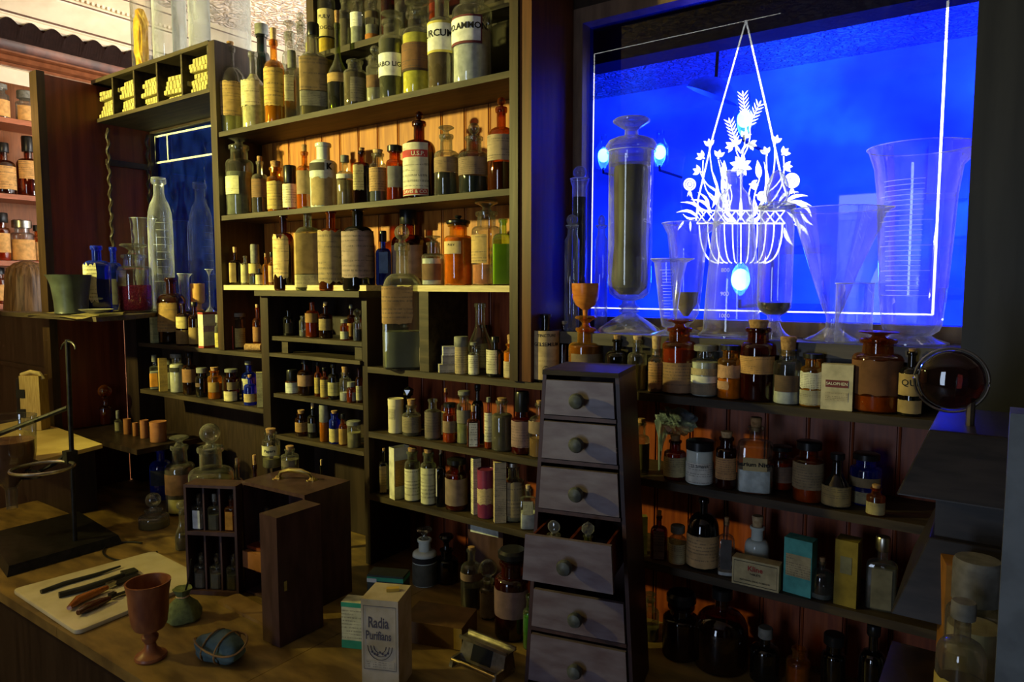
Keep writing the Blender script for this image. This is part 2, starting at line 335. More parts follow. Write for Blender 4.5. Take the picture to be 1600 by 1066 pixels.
def carton(row, x0, x1, yt, label, c, dep=.03, dy=.012, rz=0, face=None, name='carton', group=None, Yc=None, z=None, txt=None, ends=None, lines=True, panel=None, zt=None, f=200, side=None, bevel=.0012, open_=False):
    zr, yf = ROW[row]; z = zr if z is None else z
    Yc = Yc or yf+dy+dep/2; X = colX((x0+x1)/2, Yc, z); d = depth((X, Yc, z)); CIRC.append((X, Yc, min((x1-x0)*d/FP/2, .02), z))
    H = (P((x0+x1)/2, yt, Y=Yc).z-z) if zt is None else zt
    fa = math.atan2(-X, Yc); W = (x1-x0)*d/FP; a = abs(R(rz)); W = max((W-abs(math.sin(a))*dep)/math.cos(a), .01)
    t = thing(name, label, 'box', (X, Yc, z+.0004), fa+R(rz), group)
    bm = BX(-W/2, W/2, -dep/2, dep/2, 0, H)
    if open_:
        tf = max(bm.faces, key=lambda q: q.calc_center_median().z); bm.faces.remove(tf)
    new('board', bm, paper(c, lines=lines and not panel, f=f), t, smooth=False, bevel=0 if open_ else bevel)
    if panel:
        for (pc, l, r_, lo, hi, ln) in panel:
            b = BX(-W/2+W*l, -W/2+W*r_, -dep/2-.0008, -dep/2-.0002, H*lo, H*hi); new('printed_panel', b, paper(pc, lines=ln, f=f), t, smooth=False)
    if ends:
        for lo, hi in ((0, .06), (.94, 1)): new('end_band', BX(-W/2-.0006, W/2+.0006, -dep/2-.0006, dep/2+.0006, H*lo, H*hi), paper(ends, lines=False), t, smooth=False)
    for T in (txt or []):
        bmt = text_bm(T[0], T[2], .01)
        for v in bmt.verts: v.co = Vector((v.co.x+W*T[3], -dep/2-.0014, H*T[1]+v.co.y))
        new('lettering', bmt, T[4] if len(T) > 4 else ink, t, smooth=False)
    PLACED.append(t); return t, W, H
# ================================================================= the setting
def struct(name, bm, m, parent=None, **k):
    o = new(name, bm, m, parent, **k)
    if not parent: o['kind'] = 'structure'
    return o
struct('floor', BX(-5.3, 3.2, -3.6, 6.2, -.06, 0), surf('floor_boards', (.1, .06, .035), rough=.5, scale=(1, 8, 1)), smooth=False)
# embossed tin ceiling
def tin(nt):
    b = N(nt, 'ShaderNodeBsdfPrincipled', Roughness=.45); b.inputs['Base Color'].default_value = (.8, .66, .55, 1)
    n = noise(nt, (1, 1, 1), 7, 2); w = N(nt, 'ShaderNodeTexVoronoi', Scale=11.0); w.feature = 'SMOOTH_F1'
    mx = N(nt, 'ShaderNodeMix', data_type='RGBA'); mx.inputs[0].default_value = .35
    tc = N(nt, 'ShaderNodeTexCoord'); nt.links.new(tc.outputs['Object'], mx.inputs[6]); nt.links.new(n.outputs[1], mx.inputs[7]); nt.links.new(mx.outputs[2], w.inputs['Vector'])
    s = N(nt, 'ShaderNodeMath', operation='SINE'); m = N(nt, 'ShaderNodeMath', operation='MULTIPLY'); m.inputs[1].default_value = 24
    nt.links.new(w.outputs['Distance'], m.inputs[0]); nt.links.new(m.outputs[0], s.inputs[0])
    bp = N(nt, 'ShaderNodeBump', Strength=.9, Distance=.03); nt.links.new(s.outputs[0], bp.inputs['Height']); nt.links.new(bp.outputs[0], b.inputs['Normal'])
    return b.outputs[0]
CZ = 3.42
struct('ceiling', BX(-5.3, 3.2, -3.6, 6.2, CZ, CZ+.06), mk('embossed_tin_ceiling', tin), smooth=False)
struct('wall_left', BX(-5.3, -5.25, -3.6, 6.2, 0, CZ), surf('left_wall_plaster', (.35, .18, .08), rough=.6), smooth=False)
struct('wall_right', BX(3.15, 3.2, -3.6, 6.2, 0, CZ), surf('right_wall_dark', (.06, .045, .035), rough=.6), smooth=False)
struct('wall_rear', BX(-5.3, 3.2, -3.6, -3.55, 0, CZ), surf('rear_wall_dark', (.07, .05, .035), rough=.6), smooth=False)
struct('wall_far', BX(-5.3, 3.2, 6.15, 6.2, 0, CZ), surf('far_wall_paint', (.8, .8, .78), (.6, .6, .6), rough=.7, s=2), smooth=False)
# cornice along the left wall and plain bands of ceiling moulding
def sweepY(prof, y0, y1, bm=None):
    bm = bm or bmesh.new(); a = [bm.verts.new((x, y0, z)) for x, z in prof]; b = [bm.verts.new((x, y1, z)) for x, z in prof]
    for i in range(len(prof)-1): bm.faces.new((a[i], a[i+1], b[i+1], b[i]))
    return bm
cp = [(-4.99, 2.86), (-4.985, 2.945), (-4.96, 2.95)]
struct('trim_1', sweepY(cp, -3.5, 6.1), cream, ang=25)
struct('trim_2', sweepY([(-4.98, 2.948), (-4.94, 2.95), (-4.93, 2.965), (-4.945, 2.972), (-4.92, 2.98), (-4.90, 3.0), (-4.92, 3.015), (-4.90, 3.02), (-4.90, 3.03), (-4.96, 3.035)], -3.5, 6.1), surf('glossy_brown_moulding', (.2, .07, .03), rough=.25), ang=20)
struct('trim_3', sweepY([(-4.96, 3.03), (-4.965, 3.06), (-4.95, 3.1), (-4.92, 3.15), (-4.89, 3.19), (-4.885, 3.2)], -3.5, 6.1), surf('red_brown_cove', (.16, .045, .018), (.05, .015, .008), rough=.4, s=9), ang=60)
cp = [(-4.89, 3.19), (-4.87, 3.2), (-4.87, 3.222), (-4.855, 3.226), (-4.855, 3.24), (-4.78, 3.30), (-4.72, 3.335), (-4.715, 3.345), (-4.70, 3.348), (-4.70, 3.36), (-4.62, 3.385), (-4.55, 3.395), (-4.55, 3.405), (-4.5, 3.419)]
struct('trim_7', sweepY(cp, -3.5, 6.1), cream, ang=25)
bm = bmesh.new()
for x, z in ((-4.853, 3.238), (-4.708, 3.346), (-4.552, 3.402)): tube([(x, -3.4, z), (x, 6.0, z)], .006, 6, bm)
struct('trim_8', bm, surf('brown_lining', (.09, .035, .015), rough=.5))
bm = bmesh.new()
for i in range(150): box(bm, -4.685, -4.665, .5+i*.03, .5+i*.03+.015, 3.352, 3.372)
struct('trim_9', bm, cream, smooth=False)
bm = bmesh.new(); y = .9
while y < 4.6:
    vs = [(y+.12*k/8, 3.165+.045*math.sin(math.pi*k/8)) for k in range(9)]
    top = [bm.verts.new((-4.862+.0*0, a, b)) for a, b in vs]; bot = [bm.verts.new((-4.90, a, 3.09)) for a, b in vs]
    for k in range(8): bm.faces.new((bot[k], bot[k+1], top[k+1], top[k]))
    y += .12
bmesh.ops.solidify(bm, geom=bm.faces[:], thickness=.006)
tag(new('scalloped_valance', bm, surf('dark_velvet', (.025, .01, .008), rough=.9, s=50), smooth=False), 'dark scalloped valance running along the cream cornice', 'valance')
# partition with beadboard between the two rooms
WY = 1.68
def bead(x0, x1, z0, z1, y=WY, pitch=.0915):
    bm = bmesh.new(); pr = []; x = x0
    while x < x1:
        e = min(x+pitch, x1)
        pr += [(x, y), (x+.0008, y+.007), (x+.0032, y+.007), (x+.004, y+.001), (x+.006, y+.0002), (x+.008, y+.001), (x+.0088, y+.006), (x+.0105, y+.006), (x+.0113, y)] if e-x > .02 else [(x, y)]
        x = e
    pr.append((x1, y))
    a = [bm.verts.new((p[0], p[1], z0)) for p in pr]; b = [bm.verts.new((p[0], p[1], z1)) for p in pr]
    for i in range(len(pr)-1): bm.faces.new((a[i], a[i+1], b[i+1], b[i]))
    bk = [bm.verts.new((x0, y+.02, z0)), bm.verts.new((x1, y+.02, z0)), bm.verts.new((x1, y+.02, z1)), bm.verts.new((x0, y+.02, z1))]
    bm.faces.new(bk); bm.faces.new((a[0], b[0], bk[3], bk[0])); bm.faces.new((a[-1], bk[1], bk[2], b[-1]))
    return bm
struct('wall_back', bead(-2.36, -1.0, 1.64, 2.2), pine, ang=10)
struct('wall_back_middle', bead(-2.36, -1.0, .0, 1.64), shadepine, ang=10)
struct('wall_back_lower', bead(-1.0, .5, .0, 1.5), shadepine, ang=10)
struct('wall_back_left', BX(-3.2, -2.36, WY, WY+.02, 0, 1.53), surf('brown_panelling', (.03, .017, .01), (.018, .01, .006), rough=.5, scale=(5, 1, .6)), smooth=False)
struct('wall_back_upper', BX(-1.96, -1.0, WY+.0, WY+.02, 2.2, 3.3), dwood, smooth=False)
struct('wall_back_top', BX(-1.0, .5, WY+.022, WY+.05, 2.386, 3.3), dwood, smooth=False)
struct('wall_back_low', BX(-2.36, -1.96, WY+.0, WY+.02, 2.2, 2.42), dwood, smooth=False)
struct('wall_back_right', BX(-.06, 1.6, 1.45, 1.52, 0, 3.3), surf('dark_blue_grey_upright', (.03, .031, .038), (.018, .019, .024), rough=.5, scale=(6, 6, .5), s=6, bump=.1), smooth=False, bevel=.004)
# windows: cobalt flashed glass with etched lines, in a brown frame
def fl(pts, y=1.7355): return [Vector((p.x, y, p.z)) for p in (P(u, v, Y=1.738) for u, v in pts)]
etch = mk('etched_clear_glass', lambda nt: (lambda m, t, d: (nt.links.new(t.outputs[0], m.inputs[1]), nt.links.new(d.outputs[0], m.inputs[2]), m.outputs[0])[2])(
    N(nt, 'ShaderNodeMixShader', **{'Fac': .15}), N(nt, 'ShaderNodeBsdfTransparent', Color=(.9, .95, 1, 1)), N(nt, 'ShaderNodeBsdfTranslucent', Color=(.95, .97, 1, 1))))
def cobalt(nt):
    tr = N(nt, 'ShaderNodeBsdfTransparent'); n = noise(nt, (1, 1, 1.4), 3.5, 6)
    r = ramp(nt, n.outputs[0], [(.3, (.001, .005, .52)), (.52, (.002, .0145, .9)), (.75, (.0036, .04, 1))]); nt.links.new(r.outputs[0], tr.inputs['Color'])
    gl = N(nt, 'ShaderNodeBsdfGlossy', Roughness=.02); fr = N(nt, 'ShaderNodeFresnel', IOR=1.5); mx = N(nt, 'ShaderNodeMixShader')
    nt.links.new(fr.outputs[0], mx.inputs[0]); nt.links.new(tr.outputs[0], mx.inputs[1]); nt.links.new(gl.outputs[0], mx.inputs[2]); return mx.outputs[0]
cob = mk('cobalt_flashed_glass', cobalt)
w1 = thing('window_1', 'blue glass window', None, (0, 0, 0)); w1['kind'] = 'structure'
bm = bmesh.new()
box(bm, -1.0, -.96, 1.7, 1.76, 1.53, 2.345); box(bm, -1.0, .5, 1.7, 1.76, 2.345, 2.385); box(bm, -1.0, .5, 1.7, 1.76, 1.528, 1.562)
new('window_frame', bm, framew, w1, smooth=False, bevel=.004)
def stroke(bm, pts, w, y=1.7385):
    pts = [p if isinstance(p, Vector) else fl([p], y)[0] for p in pts]; pts = [Vector((p.x, y, p.z)) for p in pts]; L, Q = [], []
    n = len(pts)
    for i, p in enumerate(pts):
        t = (pts[min(i+1, n-1)]-pts[max(i-1, 0)]).normalized(); s = Vector((-t.z, 0, t.x)); ww = w[i] if isinstance(w, (list, tuple)) else w
        L.append(bm.verts.new(p+s*ww/2)); Q.append(bm.verts.new(p-s*ww/2))
    for i in range(n-1): bm.faces.new((L[i], L[i+1], Q[i+1], Q[i]))
def curve(a, b, bend, n=6):          # in picture measure, bowed sideways
    ax, ay = a; bx, by = b; dx, dy = bx-ax, by-ay
    return [(ax+dx*t+(-dy)*bend*math.sin(math.pi*t), ay+dy*t+dx*bend*math.sin(math.pi*t)) for t in [i/n for i in range(n+1)]]
def leaf(bm, a, b, wd, bend=0.0):
    pts = curve(a, b, bend, 5); stroke(bm, pts, [max(.0002, wd*math.sin(math.pi*min(1, (i/5)**.8))) for i in range(6)])
pxm = .00145
bm = bmesh.new()
stroke(bm, [(928, 84), (922.5, 481)], .0034); stroke(bm, [(922.5, 481), (1457, 492)], .0034); stroke(bm, [(1457, 492), (1481, 0)], .0048)
tp = P(1481, 0, Y=1.738)
stroke(bm, [(928, 84), (1220, 20)], .0018)
stroke(bm, [(1165, 31), (1113, 214), (1090, 312), (1087, 345)], .0042); stroke(bm, [(1165, 31), (1197, 170), (1222, 284), (1232, 316)], .0042)
def ear(bm, tip, base, n=6):
    stroke(bm, [tip, base], .0022); tx, ty = tip; bx, by = base; L = math.hypot(tx-bx, ty-by); ux, uy = (tx-bx)/L, (ty-by)/L
    for i in range(n):
        q = (bx+(tx-bx)*(i/n), by+(ty-by)*(i/n))
        for s in (-1, 1):
            leaf(bm, q, (q[0]+ux*9.5+s*uy*-8.5, q[1]+uy*9.5+s*ux*8.5), .0036)
    leaf(bm, (tx-ux*3, ty-uy*3), (tx+ux*4, ty+uy*4), .004)
ear(bm, (1160, 145), (1164, 180)); ear(bm, (1187, 160), (1170, 196)); ear(bm, (1139, 187), (1149, 222))
def lily(bm, c, d, s=9, n=3):
    for k in range(n):
        a = math.atan2(d[1], d[0])+(k-(n-1)/2)*.75; leaf(bm, c, (c[0]+math.cos(a)*s*1.35, c[1]+math.sin(a)*s*1.35), .0095)
    leaf(bm, c, (c[0]-d[0]*4, c[1]-d[1]*4), .005)
for c, d in [((1108, 228), (-.1, -1)), ((1098, 246), (-.7, -.5)), ((1093, 268), (-.8, -.3)), ((1122, 245), (.2, -1)), ((1144, 228), (-.8, .2)), ((1171, 224), (.8, .3)), ((1211, 222), (.3, -1)),
             ((1197, 240), (-.3, -1)), ((1223, 240), (.6, -.6)), ((1226, 260), (.8, 0)), ((1139, 290), (-.9, .2)), ((1173, 288), (.9, .1)), ((1183, 305), (.9, .2)), ((1150, 226), (0, -1)), ((1163, 215), (.3, -1))]:
    lily(bm, c, d)
for k in range(8):
    a = 2*math.pi*k/8+.3; leaf(bm, (1157+math.cos(a)*4, 259+math.sin(a)*4), (1157+math.cos(a)*18, 259+math.sin(a)*17), .0115)
def disc(bm, c, r, n=20, ri=0):
    stroke(bm, [(c[0]+math.cos(2*math.pi*i/n)*(r+ri)/2, c[1]+math.sin(2*math.pi*i/n)*(r+ri)/2) for i in range(n+1)], (r-ri)*pxm*1.05)
disc(bm, (1157, 259), 5)
for c, r in (((1077, 288), 10), ((1237, 282), 12)):
    disc(bm, c, r*.3); disc(bm, c, r*.65, ri=r*.4); disc(bm, c, r, ri=r*.74)
    for s in (-4, 0, 4): leaf(bm, (c[0], c[1]+r-1), (c[0]+s, c[1]+r+9), .004)
for a, b in [((1130, 282), (1131, 250)), ((1186, 280), (1183, 250))]: leaf(bm, a, b, .0155)
for a, b, w, k in [((1128, 330), (1124, 248), .006, .12), ((1133, 330), (1104, 288), .007, .15), ((1124, 330), (1106, 300), .007, .1), ((1121, 332), (1110, 262), .006, .08), ((1140, 325), (1128, 270), .007, -.1),
                   ((1190, 322), (1193, 252), .011, .1), ((1196, 322), (1210, 268), .006, -.1), ((1112, 334), (1078, 312), .008, .2), ((1100, 338), (1062, 316), .008, .2), ((1092, 342), (1056, 332), .008, .2),
                   ((1088, 340), (1066, 334), .006, -.2), ((1106, 330), (1089, 300), .008, .2), ((1225, 318), (1262, 306), .009, -.15), ((1222, 322), (1268, 322), .009, -.15), ((1215, 318), (1248, 300), .008, -.2),
                   ((1240, 318), (1268, 340), .008, -.2), ((1228, 330), (1250, 372), .008, -.15), ((1240, 350), (1262, 368), .009, -.15), ((1225, 355), (1240, 385), .009, .1), ((1250, 330), (1270, 352), .007, .1),
                   ((1112, 325), (1118, 285), .009, .1), ((1150, 345), (1138, 310), .01, -.25), ((1164, 345), (1178, 310), .01, .25), ((1157, 345), (1157, 305), .009, 0), ((1150, 345), (1128, 330), .008, -.25), ((1166, 345), (1188, 330), .008, .25),
                   ((1157, 240), (1140, 222), .006, .1), ((1157, 240), (1172, 222), .006, -.1), ((1068, 345), (1058, 360), .006, 0), ((1078, 345), (1078, 362), .006, 0)]: leaf(bm, a, b, w, k)
for a, b, k in [((1157, 250), (1164, 180), .05), ((1157, 250), (1149, 222), -.1), ((1157, 250), (1171, 196), .1), ((1157, 330), (1157, 262), 0), ((1140, 330), (1108, 232), -.08), ((1130, 330), (1098, 250), -.15), ((1128, 332), (1122, 250), .05),
                ((1180, 330), (1210, 226), .1), ((1190, 330), (1224, 244), .15), ((1186, 332), (1197, 244), .05), ((1120, 300), (1094, 270), -.1), ((1200, 300), (1226, 262), .1), ((1110, 332), (1077, 300), -.15), ((1205, 330), (1237, 294), .1),
                ((1140, 330), (1130, 280), .05), ((1176, 330), (1186, 280), -.05), ((1140, 320), (1140, 292), .1), ((1172, 320), (1173, 290), -.1)]: stroke(bm, curve(a, b, k), .0028)
# basket: two bands with a lattice, ribbed bowl
for yy in (329, 349): stroke(bm, [(1088, yy), (1226, yy)], .0036)
for i in range(9):
    a = 1088+i*15.3; stroke(bm, [(a, 329), (a+15.3, 349)], .003); stroke(bm, [(a+15.3, 329), (a, 349)], .003)
for i in range(11):
    x = 1092+i*13; k = (x-1157)/65
    stroke(bm, [(1157+65*k*math.cos(t*1.25)**.55, 349+62*math.sin(t*math.pi/2)) for t in [j/10 for j in range(11)]], .0038 if i in (0, 10) else .003)
from mathutils.geometry import delaunay_2d_cdt
def etched_pane(bm, x0, x1, z0, z1, y, blue, etchm, parent, nm):
    """the blue layer with every stroke etched through it: one flat sheet, split into blue and etched areas"""
    vs = [Vector((x0, z0)), Vector((x1, z0)), Vector((x1, z1)), Vector((x0, z1))]; fs = [[0, 1, 2, 3]]
    for f in bm.faces:
        if f.calc_area() < 1e-9: continue
        q = [Vector((v.co.x, v.co.z)) for v in f.verts]
        ar = sum(q[k-1].x*q[k].y-q[k].x*q[k-1].y for k in range(len(q)))
        if ar < 0: q = q[::-1]
        b = len(vs); vs += q; fs.append(list(range(b, len(vs))))
    bm.free(); r = delaunay_2d_cdt(vs, [], fs, 0, 1e-6, True)
    for name, want, m in (('glass_pane', False, blue), (nm, True, etchm)):
        yy = y if not want or etchm is etch else y-.012
        b2 = bmesh.new(); V = [b2.verts.new((p.x, yy, p.y)) for p in r[0]]
        for f, o in zip(r[2], r[5]):
            inside = 0 in o; et = any(k > 0 for k in o)
            if inside and et == want:
                try: b2.faces.new([V[k] for k in f])
                except ValueError: pass
        bmesh.ops.delete(b2, geom=[v for v in b2.verts if not v.link_faces], context='VERTS')
        new(name, b2, m, parent, smooth=False)
etched_pane(bm, -.965, .02, 1.56, 2.35, 1.741, cob, etch, w1, 'etched_ornament')
# niche window at the left
w2 = thing('window_2', 'small window', None); w2['kind'] = 'structure'
bm = bmesh.new(); box(bm, -3.24, -3.2, 1.72, 1.76, 1.53, 2.36); box(bm, -3.2, -2.34, 1.72, 1.76, 2.325, 2.36); box(bm, -2.37, -2.34, 1.72, 1.76, 1.53, 2.36)
new('window_frame', bm, dwood, w2, smooth=False)
new('glass_pane', BX(-3.2, -2.37, 1.75, 1.754, 1.53, 2.33), glass('deep_blue_pane', (.03, .17, .62), dust=.06, dust_glow_col=(.02, .06, .4), edge=.7), w2, smooth=False)
bm = bmesh.new()
for a, b in [((241, 214), (335, 195)), ((242, 255), (335, 240)), ((241, 214), (246, 480)), ((260, 210), (262, 251))]: 
    q = fl([a, b], 1.738); stroke(bm, q, .008, 1.738)
etched_pane(bm, -3.2, -2.37, 1.53, 2.33, 1.752, glass('deep_blue_pane', (.002, .022, .27), dust=.02, dust_glow_col=(.02, .06, .4), edge=.7), surf('pale_leading', (.85, .85, .72), rough=.5), w2, 'etched_lines')
# lintel board seen through the glass, room beyond
struct('trim_4', BX(-1.05, .6, 1.86, 1.95, 2.285, 2.7), darkin, smooth=False, bevel=.01)
sill = struct('trim_5', BX(-1.0, -.055, 1.555, 1.74, 1.498, 1.528), surf('sill_wood', (.09, .075, .06), (.05, .042, .035), rough=.45, scale=(.7, 6, 6), s=7), smooth=False, bevel=.004)
struct('trim_6', BX(-1.0, -.055, 1.575, 1.68, 1.44, 1.498), dwood, smooth=False)
# ================================================================= furniture
def unit(name, label, cat='shelving'): return thing(name, label, cat)
u = unit('wall_shelving', 'tall dark bay of three shelves full of bottles left of blue window')
shz = {'S1': 2.19, 'S2': 1.895, 'S3': 1.646}
for k, z in shz.items():
    m = surf('pale_edge_shelf', (.62, .52, .28), (.45, .36, .18), rough=.6, scale=(.7, 6, 6)) if k == 'S3' else shelfw
    if k == 'S3':
        for xa, xb, ya in ((-2.33, -1.59, 1.5), (-1.59, -1.38, 1.585), (-1.38, -1.05, 1.5)): new('shelf', BX(xa, xb, ya, WY-.002, z-.017, z), m, u, smooth=False, bevel=.002)
    else: new('shelf', BX(-2.33, -1.05, 1.5, WY-.002, z-.017, z), m, u, smooth=False, bevel=.002)
new('upright', BX(-2.367, -2.33, 1.495, WY-.001, 1.409, 2.51), postw, u, smooth=False, bevel=.002)
new('upright', BX(-1.05, -1.024, 1.488, 1.7, 1.399, 3.0), postw, u, smooth=False, bevel=.002)
new('upright', BX(-1.0235, -.988, 1.495, 1.7, 1.399, 3.0), surf('orange_brown_upright', (.11, .035, .01), (.06, .018, .006), rough=.4, scale=(8, 8, .6), s=8), u, smooth=False, bevel=.002)
new('upright', BX(-1.375, -1.34, 1.5, WY-.001, 1.399, 1.629), shelfw, u, smooth=False, bevel=.002)
new('riser', BX(-1.95, -1.06, 1.6, WY-.002, 2.395, 2.415), shelfw, u, smooth=False, bevel=.002)
new('upper_post', BX(-1.96, -1.925, 1.6, WY-.002, 2.19, 3.0), postw, u, smooth=False)
u = unit('low_shelving', 'long dark shelves of small bottles running under the window sill')
for z, x0 in ((1.398, -1.59), (1.197, -1.59), (1.0, -1.59)):
    new('shelf', BX(x0, -.062, 1.5, WY-.002, z-.018, z), shelfw, u, smooth=False, bevel=.002)
new('upright', BX(-1.6115, -1.59, 1.5, WY-.001, .773, 1.609), dwood, u, smooth=False, bevel=.002)
u = unit('small_cabinet', 'narrow open dark cabinet with large bottles standing on its top')
new('top', BX(-2.105, -1.59, 1.47, WY-.002, 1.61, 1.628), shelfw, u, smooth=False, bevel=.002)
new('upright', BX(-2.102, -2.06, 1.49, WY-.001, .773, 1.609), dwood, u, smooth=False, bevel=.002)
for z, h in ((1.472, .014), (1.415, .012), (1.275, .014), (1.13, .014)):
    new('shelf', BX(-2.0595, -1.613, 1.5 if z != 1.415 else 1.49, WY-.002, z-h, z), shelfw, u, smooth=False, bevel=.0015)
new('back_panel', BX(-2.0595, -1.613, WY-.008, WY-.002, .773, 1.609), dwood, u, smooth=False)  # dark sheet added behind the shelves so the cabinet interior stays dark
for x in (-2.0, -1.64): new('block', BX(x-.016, x+.016, 1.51, 1.53, 1.416, 1.457), shelfw, u, smooth=False)
u = unit('open_shelves', 'pair of open ended shelves with tagged bottles beside the narrow cabinet')
for z in (1.408, 1.212): new('shelf', BX(-2.95, -2.103, 1.5, WY-.002, z-.016, z), shelfw, u, smooth=False, bevel=.003)
new('end_panel', BX(-3.204, -3.1, 1.57, WY-.003, .773, 1.51), dwood, u, smooth=False)
# pigeonholes over the niche
u = unit('pigeonhole_unit', 'dark pigeonhole rack with five openings holding yellow packets', 'rack')
new('top_board', BX(-3.24, -2.368, 1.495, 1.9, 2.5, 2.515), shelfw, u, smooth=False, bevel=.002)
new('bottom_board', BX(-3.24, -2.368, 1.495, 1.74, 2.335, 2.35), shelfw, u, smooth=False, bevel=.002)
new('back_board', BX(-3.24, -2.368, 1.73, 1.74, 2.351, 2.499), dwood, u, smooth=False)
for i in range(6):
    x = -3.24+i*.172; new('divider', BX(x, x+.01, 1.497, 1.73, 2.3505, 2.4995), shelfw, u, smooth=False)
u = unit('side_partition', 'tall red brown side partition standing left of the niche', 'partition')
new('panel', BX(-3.235, -3.205, 1.3, 1.75, 1.56, 2.49), redwood, u, smooth=False)
new('front_edge', BX(-3.265, -3.2, 1.27, 1.3, 0, 2.5), postw, u, smooth=False, bevel=.003)
new('lower_panel', BX(-3.235, -3.205, 1.301, 1.568, 0, 1.51), redwood, u, smooth=False)
bm = bmesh.new()
for xx in (-3.19,):      # twisted bead strips standing in the niche
    n = 60; pts = [(xx+.004*math.cos(i*1.3), 1.53+.004*math.sin(i*1.3), 1.56+i*.0128) for i in range(n)]; tube(pts, .007, 6, bm)
    pts = [(xx+.004*math.cos(i*1.3), 1.70+.004*math.sin(i*1.3), 1.56+i*.0128) for i in range(n)]; tube(pts, .007, 6, bm)
new('twisted_strip', bm, surf('twist_wood', (.03, .02, .012), rough=.5), u)
new('cross_bar', BX(-3.2, -3.185, 1.52, 1.71, 2.16, 2.185), dwood, u, smooth=False)
def prism(pts, z0, z1):
    bm = bmesh.new(); a = [bm.verts.new((x, y, z0)) for x, y in pts]; b = [bm.verts.new((x, y, z1)) for x, y in pts]; bm.faces.new(a[::-1]); bm.faces.new(b)
    for i in range(len(pts)): j = (i+1) % len(pts); bm.faces.new((a[i], a[j], b[j], b[i]))
    return bm
tag(new('niche_shelf', prism([(-3.42, 1.18), (-2.6, 1.18), (-2.64, 1.3), (-2.9, 1.62), (-2.372, 1.62), (-2.372, 1.715), (-3.2, 1.715), (-3.2, 1.3), (-3.42, 1.26)], 1.518, 1.535), shelfw, smooth=False, bevel=.002), 'dark shelf carrying blue bottles and the jar of red beads', 'shelf')
# screen wall left of the niche
u = unit('counter_screen', 'dark panelled screen at the far left below eye height', 'screen')
new('cap_rail', BX(-4.9, -3.27, 1.38, 1.43, 1.5, 1.517), dwood, u, smooth=False, bevel=.003)
new('panel', BX(-4.9, -3.27, 1.4, 1.415, 0, 1.499), dwood, u, smooth=False)
new('rail', BX(-4.9, -3.27, 1.39, 1.399, 1.25, 1.27), dwood, u, smooth=False, bevel=.003)
# counter
cn = thing('shop_counter', 'worn brown wooden counter along the bottom left of the picture', 'counter')
bm = bmesh.new(); x = -3.2
for k in range(9):
    x2 = min(x+.62, -.065) if x < -.07 else min(x+.62, 1.0); box(bm, x+.0015, x2, .757, WY-.003 if x < -.07 else 1.445, .742, .77); x = x2
    if x > .99: break
new('counter_top', bm, counterw, cn, smooth=False, bevel=.004)
new('front_panel', BX(-3.19, 1.0, .8, .83, 0, .74), dwood, cn, smooth=False)
# left shelves against the far left wall
u = unit('far_shelving', 'brightly lit shelves of brown jars at the far left wall', 'shelving')
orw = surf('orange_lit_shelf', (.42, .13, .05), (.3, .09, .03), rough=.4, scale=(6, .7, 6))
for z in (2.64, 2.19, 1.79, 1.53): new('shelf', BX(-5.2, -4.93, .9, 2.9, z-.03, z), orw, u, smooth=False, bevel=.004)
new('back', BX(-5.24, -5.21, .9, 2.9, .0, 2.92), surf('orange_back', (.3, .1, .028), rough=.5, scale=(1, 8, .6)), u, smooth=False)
# ================================================================= bottles, shelf by shelf
ROW.update({'S1': (2.19, 1.5), 'RI': (2.415, 1.6), 'S2': (1.895, 1.5), 'S3': (1.646, 1.5), 'BT': (1.628, 1.47), 'M1': (1.398, 1.5), 'M2': (1.197, 1.5), 'M3': (1.0, 1.5),
            'C1': (1.408, 1.5), 'C2': (1.212, 1.5), 'B1': (1.472, 1.5), 'B2': (1.275, 1.5), 'B3': (1.13, 1.5), 'NS': (1.535, 1.33), 'CT': (.77, 1.42), 'SL': (1.528, 1.56), 'PT': (2.515, 1.5)})
tan = (.42, .27, .1); tanl = (.5, .4, .2); crm = (.72, .66, .45); wht = (.82, .82, .76); brn = (.2, .11, .05); dbr = (.12, .075, .045); gld = (.55, .36, .1); grey = (.3, .28, .25); mau = (.3, .22, .2)
wp = (.82, .82, .8)
g = 'bottles on the top shelf'
B('S1', 341, 387, 73, 'round', 'X', 'clear round bottle with tan label and cork, leftmost on the top shelf', (( .45, .42, .12), .38, 1), (tan, .2, .58, -10, 160), ('cork', 64), group=g)
B('S1', 380, 417, 81, 'long', 'X', 'corkless cream-filled bottle, second from left on the top shelf', ((.8, .72, .42), .72), ((.6, .52, .3), .3, .62, -30, 120, .6), None, .03, g)
B('S1', 415, 446, 62, 'narrow', 'O', 'yellowish bottle with golden label and fat grey cork on the top shelf', ((.5, .38, .1), .25, 1), (gld, .22, .66, -20, 150), ('pcork', 43), .02, g)
B('S1', 445, 471, 97, 'sq', 'C', 'small clear square bottle between two bigger ones on the top shelf, grey cork', None, ((.4, .35, .2), .3, .75, -20, 60), ('gcap', 79), .01, g)
B('S1', 469, 515, 49, 'sqlong', 'X', 'large clear square bottle with big brown label and small black stopper', ((.28, .22, .1), .7, 1), [((.3, .2, .09), .3, .68, -10, 150, .1), ((.25, .23, .17), .12, .29, -10, 150, .1)], ('cap', 36), .015, g)
B('S1', 513, 546, 36, 'wine', 'E', 'green wine bottle of black liquid with red-brown cork and narrow tan label', ((.012, .012, .012), .47, 1), (tan, .33, .43, -20, 120), ('cork', 16), .03, g)
B('S1', 538, 573, 95, 'wide', 'X', 'small dusty brown jar with flared open lip on the top shelf', ((.16, .12, .06), .72), ((.2, .17, .13), .1, .6, 20, 90), None, .012, g)
B('S1', 573, 600, 88, 'wide', 'X', 'small clear jar of white powder with brown label and glass stopper on top shelf', ((.6, .56, .4), .55), (brn, .3, .56, -10, 130), ('ball', 71), .01, g)
